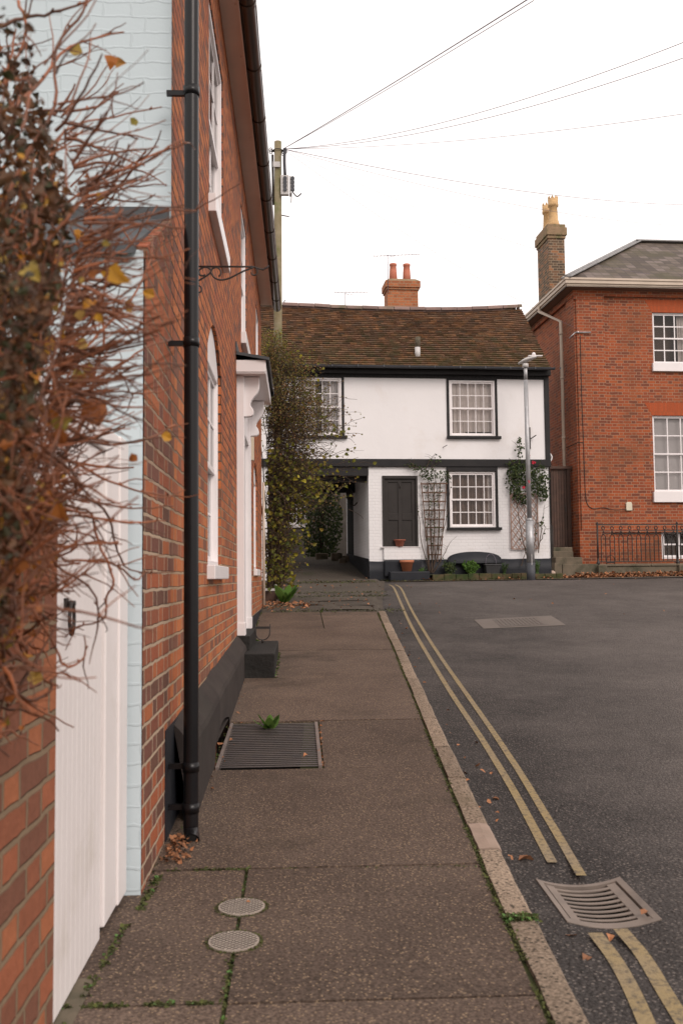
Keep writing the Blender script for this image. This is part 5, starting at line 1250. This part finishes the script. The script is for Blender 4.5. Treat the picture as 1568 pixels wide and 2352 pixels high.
for k in range(2200):
    u_ = random.uniform(-4.4, -2.15); z = random.random()*(1.1+.45*noise.noise(Vector((u_*2, 0, 0)))); add_leaf_f(l, (u_, 6.6+jit(.4), 1.85+z), .05)
for k in range(60): u_ = random.uniform(-4.3, -2.2); s_.tube([(u_, 6.6, 1.8), (u_+jit(.2), 6.6, 2.6)], .008, 4)
s_.build('stems', M['bark'], t); l.build('leaves', M['leaf_dark'], t)
t = thing('passage_stones', 'rough stone blocks at the back corner of the passage', 'stones', FC.w(-.7, 4.4, 1.8)); m = MB(FC)
for (a, b, w2, h2) in ((-.9, 4.2, .3, .2), (-.62, 4.0, .2, .14), (-1.3, 4.6, .35, .15), (-.75, 3.6, .2, .1)): m.box(a, a+w2, b, b+.25, 1.6, 1.25+.125*b+h2)
m.build('blocks', M['stone'], t, bevel=.03)
# ================================================================== STREET LAMP
LY = 21.75; lb = on_y(1219, 1324, LY); lb.z = G(lb.x, LY)-.04; lt = on_y(1206, 838, LY)
t = thing('street_lamp', 'slim galvanised street lamp in front of the white cottage, marked with a small red 9', 'street lamp', lb)
ax = lambda z: Vector((lb.x+(lt.x-lb.x)*(z-lb.z)/(lt.z-lb.z), LY, z))
zj = on_y(1216, 1193, LY).z; zk = on_y(1216, 1293, LY).z
m = MB(); m.tube([ax(zk), ax(zj-.03)], .09, 22); m.tube([ax(zj-.03), ax(zj+.03)], [.09, .055], 22); m.build('base_sleeve', M['galv'], t)
m = MB(); m.tube([ax(lb.z-.1), ax(zk)], .096, 22); o = m.build('base', M['galv_dark'], t)
m = MB(); m.box(ax(zk).x+.0, ax(zk).x+.012, LY-.098, LY-.094, zk-.05, zk+.2); m.build('cable_strip', M['porcelain'], t)
m = MB(); m.tube([ax(zj), ax(lt.z-.35)], [.055, .047], 20); m.tube([ax(lt.z-.36), ax(lt.z-.03)], .043, 16); m.build('column', M['galv'], t)
m = MB(); top = ax(lt.z)
m.tube([top-Vector((0, 0, .06)), top+Vector((0, 0, .03))], .07, 14)
def head(u, v):
    a = 2*pi*u; L_ = -.16+.48*v; w = .105*sin(pi*min(1, max(0, v*.86+.1)))**.5
    return (top.x-.02+L_*.75+.0, LY-.02-.35*L_+w*cos(a)*.8, top.z+.06+.16*v*(1-.35*v)+.045*sin(a)*(1 if v > 0 else .3)) if False else (top.x-.02+L_*.8+w*cos(a)*.35, LY-.35*L_+w*cos(a)*.9, top.z+.04+.2*v-.08*v*v+.05*sin(a)*sin(pi*(v*.8+.1)))
m.grid(head, 16, 10); m.face([head(u/16, 0) for u in range(16)]); m.face([head(u/16, 1) for u in range(16)])
hd = m.build('lantern', M['porcelain'], t)
m = MB(); q = top+Vector((.18, -.08, .2)); m.lathe(q, [(.045, 0), (.045, .03), (.035, .06), (.01, .075)], 12); m.box(q.x-.13, q.x+.19, q.y-.05, q.y+.05, q.z-.02, q.z); m.build('photocell', M['white_gloss'], hd)
cu = D.curves.new('nine', 'FONT'); cu.body = '9'; cu.size = .11; cu.align_x = 'CENTER'; cu.align_y = 'CENTER'; cu.extrude = .001
to = D.objects.new('tmp_text', cu); COL.objects.link(to); bpy.context.view_layer.update()
me = D.meshes.new_from_object(to.evaluated_get(bpy.context.evaluated_depsgraph_get())); D.objects.remove(to)
z9 = on_y(1213, 1108, LY).z; no = D.objects.new('number', me); COL.objects.link(no); me.materials.clear(); me.materials.append(M['red_flower']); no.parent = t
no.location = ax(z9)-lb+Vector((0, -.0535, 0)); no.rotation_euler = (pi/2, 0, 0)
m = MB(); m.grid(lambda u, v: (ax(z9).x+.0515*sin(-.9+1.8*u), LY-.0515*cos(-.9+1.8*u), z9-.07+.14*v), 8, 1); m.build('number_plate', M['porcelain'], t)
# ================================================================== RIGHT BRICK HOUSE
random.seed(9)
HD = 3.0; FH = Frame((7.215, 24.4), HD)
b = thing('brick_house', 'large red brick house with a hipped slate roof and white sash windows', 'house', (7.215, 24.4, 1.5), radians(HD))
mh = lambda a, d, z: (a, d, z)
def rect(x0, y0, x1, y1, v=0.): a, z1 = FH.px(x0, y0, v); c_, z0 = FH.px(x1, y1, v); return a, c_, z0, z1
ua, _, _, zt = rect(1497, 717, 1500, 834); zb = FH.px(1498, 834)[1]
wu = (ua, ua+1.24, zb, zt); ua2 = FH.px(1500, 1040)[0]; wl = (ua2, ua2+1.2, FH.px(1500, 1130)[1], FH.px(1500, 954)[1])
ub = FH.px(1519, 1250)[0]; wb = (ub, ub+1.0, FH.px(1520, 1284)[1], FH.px(1520, 1217)[1])
PU = FH.px(1385, 700)[0]
m = MB(FH); wall(m, mh, PU, 6, .8, 8.66, [wu, wl, wb], 7)
m.build('wall', M['brick_right'], b)
m = MB(FH)   # corner pilaster standing proud, and the side wall
m.box(0, PU, -.05, .3, .8, 8.66)
m.face([(0, .3, .8), (0, 7, .8), (0, 7, 8.66), (0, .3, 8.66)]); m.box(.0, .02, .9, 2.4, .8, 8.0) if False else None
m.box(-.05, 0, .0, .62, .8, 8.66); 
m.build('side_wall', M['brick_right'], b)
m = MB(FH); m.box(-.08, 6, -.075, .0, 8.5, 8.66); m.box(-.075, 0, .0, 7, 8.5, 8.66); m.box(-.06, PU, -.065, .0, 8.42, 8.5); m.build('cornice', M['brick_right'], b)
m = MB(FH); zp = FH.px(1345, 1219)[1]; m.box(-.075, 6, -.075, .0, zp-.05, zp); m.box(-.07, PU, -.07, 0, .8, zp-.05); m.box(-.072, 0, 0, 7, .8, zp); m.build('plinth', M['brick_right'], b)
# flat arches
for w in (wu, wl):
    m = MB(FH); a0, a1, _, z = w; H = .33
    m.prism([(a0, z), (a1, z), (a1+.16, z+H), (a0-.2, z+H)], lambda p, q: (p, -.004, q), lambda p, q: (p, .02, q)); m.build('flat_arch', M['brick_arch'], b)
sash_window(b, FH, mh, *wu, 4, 4, setback=.04, fw=.035, sillz=wu[2], sill_h=.22, sillproj=.08, sillover=.05, barw=.03, curtain=[(.6, .95, M['curtain'], .03, 1)])
sash_window(b, FH, mh, *wl, 3, 4, setback=.04, fw=.035, sillz=wl[2], sill_h=.27, sillproj=.08, sillover=.05, barw=.03, curtain=[(0, 1, M['net'], .0, 1)])
sash_window(b, FH, mh, *wb, 2, 2, setback=.04, fw=.07, barw=.035)
# eaves, roof
EO = .34
m = MB(FH); m.box(-EO, 6.3, -EO, 0, 8.66, 8.7); m.box(-EO, 0, 0, 7.2, 8.66, 8.7); m.build('soffit', pm('dark soffit', (.2, .14, .11)), b)
m = MB(FH)
for (y0, y1, z0, z1) in ((.0, .03, 8.66, 8.74), (-.035, 0, 8.74, 8.83), (-.06, -.03, 8.83, 8.88)):
    m.box(-EO+y0-.0, 6.3, -EO+y0, -EO+y1+.001, z0, z1); m.box(-EO+y0, -EO+y1+.001, -EO+y1+.001, 7.2, z0, z1)
m.box(-EO-.03, -EO, -EO, 7.2, 8.83, 8.835); m.build('gutter', M['cream'], b)
rv, ru, rzz = 3.2, None, None
ru, rzz = FH.px(1462, 556, 2.9); e0 = -EO-.02; ez = 8.86
A = (e0, e0, ez); Bp = (ru, 2.9, rzz); C_ = (7, 2.9, rzz); Dp = (7, e0, ez); E_ = (e0, 6.2, ez)
m = MB(FH); m.face([A, Dp, C_, Bp]); m.face([E_, A, Bp]); m.face([E_, Bp, C_, (7, 6.2, ez)])
m.face([A, E_, (7, 6.2, ez), Dp])
rf3 = m.build('roof', M['slate'], b)
m = MB(FH); m.bar((A[0], A[1], A[2]+.03), (Bp[0], Bp[1], Bp[2]+.03), .3, .03); m.tube([(A[0], A[1], A[2]+.05), (Bp[0], Bp[1], Bp[2]+.05)], .045, 10); m.bar((Bp[0]-.05, Bp[1], Bp[2]+.03), (7, Bp[1], Bp[2]+.03), .26, .03); m.tube([(Bp[0], Bp[1], Bp[2]+.05), (7, Bp[1], Bp[2]+.05)], .045, 10)
m.build('lead_hip', M['slate_lead'], rf3)
# chimney on the side wall
cv = 2.9; cu0 = FH.px(1260, 600, cv)[0]; cu1 = FH.px(1297, 600, cv)[0]; zc = FH.px(1290, 515, cv)[1]; dv = 1.05
m = MB(FH); m.box(cu0, cu1, cv, cv+dv, 8.0, zc-.42); chm = m.build('chimney', M['brick_chimney'], b)
m = MB(FH)
m.box(cu0-.03, cu1+.03, cv-.03, cv+dv+.03, zc-.42, zc-.33); m.box(cu0-.065, cu1+.065, cv-.065, cv+dv+.065, zc-.33, zc-.1); m.box(cu0-.03, cu1+.03, cv-.03, cv+dv+.03, zc-.1, zc)
m.build('chimney_cap', M['cap'], chm, bevel=.01)
for k, vv_ in enumerate((cv+.25, cv+.8)):
    P = [(.19, 0), (.17, .12), (.15, .17), (.15, .2), (.135, .22), (.115, .62), (.15, .64), (.155, .7), (.145, .72), (.15, .86), (.12, .86)]
    m = MB(FH); uc = (cu0+cu1)/2+.01; m.lathe((uc, vv_, zc-.02), P, 20)
    w = FH.w(uc, vv_, zc+.84); mm = m
    for j in range(8):
        a0, a1 = 2*pi*j/8, 2*pi*(j+1)/8; am = (a0+a1)/2
        i = [len(m.v)+q for q in range(6)]
        for rr in (.15, .125):
            for (aa, zz_) in ((a0+.05, 0), (a1-.05, 0), (am, .1)): m.v.append((w.x+rr*cos(aa), w.y+rr*sin(aa), w.z-.01+zz_))
        m.f += [[i[0], i[1], i[2]], [i[3], i[5], i[4]], [i[0], i[2], i[5], i[3]], [i[1], i[4], i[5], i[2]]]; m.sm += [False]*4
    m.build('chimney_pot', M['yellow_clay'], chm)
# downpipe on the side wall
m = MB(FH); sx = -.12
def sidept(x, y, U=sx):   # point on the plane u = U
    d = ray(x, y); t_ = (FH.w(U, 0, 0)-EYE).dot(FH.eu)/d.dot(FH.eu); p = EYE+d*t_; return ((p-FH.O).dot(FH.eu), (p-FH.O).dot(FH.ev), p.z)
pv = sidept(1294, 1000)[1]; p2 = sidept(1291, 735); p1 = sidept(1238, 714, -EO-.03)
m.tube([(p1[0], p1[1], 8.78), (p1[0], p1[1], 8.62), (sx, pv, p2[2]), (sx, pv, 1.6)], .045, 12)
dpp = m.build('downpipe', M['cream'], b)
m = MB(FH)
for z in (3.2, 4.9, 6.5, 7.7): m.tube([(sx, pv, z), (sx, pv, z+.06)], .055, 12)
m.build('pipe_clip', M['cream'], dpp)
# box, cables and wire bracket
x0, zz = FH.px(1443, 1163); m = MB(FH); P = [(-.08, -.11), (.08, -.11), (.08, .07), (.05, .11), (-.05, .11), (-.08, .07)]
m.prism([(x0+p[0], zz+p[1]) for p in P], lambda p, q: (p, -.05, q), lambda p, q: (p, .0, q)); m.build('service_box', M['cream_box'], b, bevel=.008)
m = MB(FH); cp = [FH.px(x, y, -.06) for x, y in ((1332, 770), (1335, 900), (1339, 1000), (1342, 1090), (1346, 1150), (1360, 1168), (1385, 1166), (1410, 1171), (1438, 1170))]
m.tube(smooth([(p[0], -.06, p[1]) for p in cp], 4), .009, 5, False)
m.tube(smooth([(*FH.px(1339, 1018, -.06), 0), (*FH.px(1331, 1017, -.06), 0)], 2) and [(FH.px(1340, 1017, -.06)[0], -.06, FH.px(1340, 1017)[1]), (-.06, -.06, FH.px(1340, 1017)[1]), (-.06, 1.2, FH.px(1340, 1017)[1]-.02)], .009, 5, False)
m.build('cable', M['iron'], b)
m = MB(FH); q = FH.px(1322, 765, -.06); m.tube([(q[0]+.0, -.08, q[1]+.02), (q[0]+.38, -.1, q[1]+.02)], .018, 6); m.tube([(q[0]-.02, -.08, q[1]+.02), (q[0]-.18, -.05, q[1]-.13)], .014, 6); m.tube([(q[0]+.05, .0, q[1]), (q[0]+.05, -.1, q[1]+.03)], .018, 5); m.build('wire_bracket', M['galv'], b)
# ---- stone kerb, railing, steps, alley door
RVv = -1.15
def R(x, y, v=RVv): return FH.px(x, y, v)
ra, rzt = R(1370, 1205); zbot = R(1380, 1292)[1]; kz = R(1400, 1316)[1]; ktop = R(1400, 1296)[1]
t = thing('railing_kerb', 'low mossy stone kerb wall carrying the black railings', 'kerb wall', FH.w(2, RVv, 1.3))
m = MB(FH); u = ra-.12
m.box(ra+.18, 6, RVv-.1, RVv+.12, 1.1, ktop-.055); m.build('base', M['stone'], t, bevel=.015)
m = MB(FH); u = ra+.0
for a, c_ in ((ra-.0, ra+1.28), (ra+1.29, ra+1.93), (ra+1.94, 6)): m.box(a, c_, RVv-.13, RVv+.15, ktop-.053, ktop+.0)
m.build('coping', M['stone'], t, bevel=.01)
for uu in (ra+.04, ra+2.06):
    m = MB(FH); m.box(uu-.1, uu+.12, RVv-.2, RVv-.105, 1.1, ktop-.02); m.build('block', M['stone'], t, bevel=.012)
rl = thing('iron_railing', 'black wrought iron railings with rings in front of the red brick house', 'railing', FH.w(ra, RVv, ktop))
ztop = rzt
m = MB(FH); m.box(ra, 6, RVv-.02, RVv+.02, ztop-.012, ztop+.012); m.box(ra, 6, RVv-.008, RVv+.008, ztop-.16, ztop-.145); m.box(ra, 6, RVv-.012, RVv+.012, ktop+.05, ktop+.07); m.build('rails', M['iron'], rl)
for k, uu in enumerate((ra+.01, ra+2.02)):
    m = MB(FH); m.tube([(uu, RVv, ktop-.0), (uu, RVv, ztop+.02)], .022, 8); m.lathe((uu, RVv, ktop-.01), [(.05, 0), (.045, .05), (.025, .08), (.022, .16)], 10); m.lathe((uu, RVv, ztop), [(.02, 0), (.03, .02), (.02, .05), (.004, .07)], 10); m.build('post', M['iron'], rl)
m = MB(FH); pt = .222; k = 0; u = ra+.1
while u < 5.6:
    zl = ztop-.3
    m.tube([(u, RVv, ktop+.06), (u, RVv, zl), (u+pt/4, RVv, zl+.08)], .012, 5, False); m.tube([(u+pt/2, RVv, ktop+.06), (u+pt/2, RVv, zl), (u+pt/4, RVv, zl+.08)], .012, 5, False)
    m.tube([(u+pt/4, RVv, zl+.08), (u+pt/4, RVv, ztop-.15)], .008, 4, False)
    m.tube([(u+pt/4+.036*cos(q), RVv, ztop-.085+.045*sin(q)) for q in [2*pi*j/12 for j in range(13)]], .012, 5, False)
    m.tube([(u+pt/4+(pt/2)*(1-cos(q)), RVv, ztop-.15-.08*sin(q)) for q in [pi*j/8 for j in range(9)]], .011, 4, False)
    u += pt
m.build('bars', M['iron'], rl)
# steps and pier
def Pv(x, y, v): return FH.px(x, y, v)
t = thing('stone_steps', 'worn stone steps climbing to the narrow brown door', 'steps', FH.w(-.6, -.8, 1.3))
a, z = Pv(1306, 1312, -1.15); m = MB(FH); u0 = Pv(1291, 1300, -1.2)[0]; u1 = Pv(1368, 1300, -1.2)[0]
def stepbox(x0, y0, x1, v0, v1):
    a0, z_ = Pv(x0, y0, v0); a1, _ = Pv(x1, y0, v0); m.box(a0, a1, v0, v1, 1.1, z_)
stepbox(1291, 1296, 1373, -1.2, -.6); stepbox(1275, 1280, 1337, -.85, .3); stepbox(1270, 1266, 1316, -.4, .3); stepbox(1268, 1257, 1314, -.1, .45)
m.build('treads', M['stone'], t, bevel=.012)
a0, z_ = Pv(1273, 1293, -1.35); a1, _ = Pv(1290, 1293, -1.35)
t = thing('stone_pier', 'square pale stone block standing at the foot of the steps', 'stone block', FH.w(a0, -1.3, 1.3)); m = MB(FH); m.box(a0, a1, -1.35, -1.12, 1.1, z_); m.build('block', M['stone'], t, bevel=.01)
a0, z_ = Pv(1238, 1318, -1.5); a1, _ = Pv(1261, 1318, -1.5)
t = thing('loose_brick', 'loose red brick lying in dead leaves beside the lamp post', 'brick', FH.w(a0, -1.5, 1.3)); zg = G(FH.w(a0, -1.5, 0).x, FH.w(a0, -1.5, 0).y); m = MB(FH); m.box(a0, a1, -1.55, -1.45, zg-.03, zg+.06); m.build('body', M['mossbrick'], t, bevel=.01)
a0, z_ = Pv(1268, 1312, -1.5)
t = thing('pale_stone', 'rounded pale stone lying beside the loose brick', 'stone', FH.w(a0, -1.5, zg)); m = MB(FH); m.lathe((a0, -1.5, zg-.02), [(.03, 0), (.075, .04), (.07, .1), (.02, .13)], 9); m.build('body', pm('pale flint', (.5, .38, .3), (.35, .25, .2), 12), t)
# door between the houses
vD = .45; a0, zt_ = Pv(1264, 1071, vD); a1, zb_ = Pv(1315, 1256, vD)
t = thing('alley_door', 'tall narrow dark brown boarded door between the white cottage and the brick house', 'door', FH.w((a0+a1)/2, vD, zb_))
m = MB(FH); n = 6; w = (a1-a0-.12)/n
for k in range(n): m.box(a0+k*w+.003, a0+(k+1)*w-.003, vD+.02+jit(.003), vD+.05, zb_, zt_-.08)
m.build('boards', M['wood_dark'], t, bevel=.004)
m = MB(FH); m.box(a1-.12, a1-.02, vD-.02, vD+.06, zb_, zt_-.07); m.box(a0-.05, a1+.03, vD-.05, vD+.09, zt_-.07, zt_); m.build('frame', M['wood_dark'], t, bevel=.005)
m = MB(FH); m.box(a1-.17, a1-.15, vD-.0, vD+.02, zb_+.9, zb_+1.1); m.build('handle', M['iron'], t)
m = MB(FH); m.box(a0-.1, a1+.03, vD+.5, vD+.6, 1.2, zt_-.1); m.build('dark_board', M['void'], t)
# handrail
t = thing('handrail', 'black iron handrail fixed beside the steps at the cottage corner', 'handrail', FH.w(Pv(1260, 1290, -.9)[0], -.9, 1.3)); m = MB(FH)
p = [Pv(x, y, v)for x, y, v in ((1257, 1180, -.9), (1262, 1196, -.7), (1268, 1205, -.3))]
m.tube([(p[0][0], -.9, 1.3), (p[0][0], -.9, p[0][1])], .02, 6); m.tube([(p[0][0], -.9, p[0][1]), (p[1][0], -.6, p[1][1]+.0), (p[2][0], -.2, p[2][1]+.02)], .022, 6)
for k in range(5): q = k/4; uu = p[0][0]+(p[2][0]-p[0][0])*q+.02; m.tube([(uu, -.85+.6*q, 1.5), (uu, -.85+.6*q, p[0][1]-.25)], .012, 5)
m.build('ironwork', M['iron'], t)
# house number-less boot scraper behind the railing
sc_ = thing('area_scraper', 'small round topped iron boot scraper behind the railings', 'boot scraper', FH.w(R(1402, 1290)[0], -.95, ktop)); m = MB(FH); uc = R(1402, 1290, -.95)[0]
m.tube([(uc+.1*cos(q), -.95, ktop+.1+.12*sin(q)) for q in [pi*j/10 for j in range(11)]], .008, 5, False)
for s_ in (-1, 1): m.tube([(uc+.1*s_, -.95, ktop-.02), (uc+.1*s_, -.95, ktop+.1)], .012, 5)
m.box(uc-.1, uc+.1, -.955, -.945, ktop+.03, ktop+.06); m.build('ironwork', M['iron'], sc_)
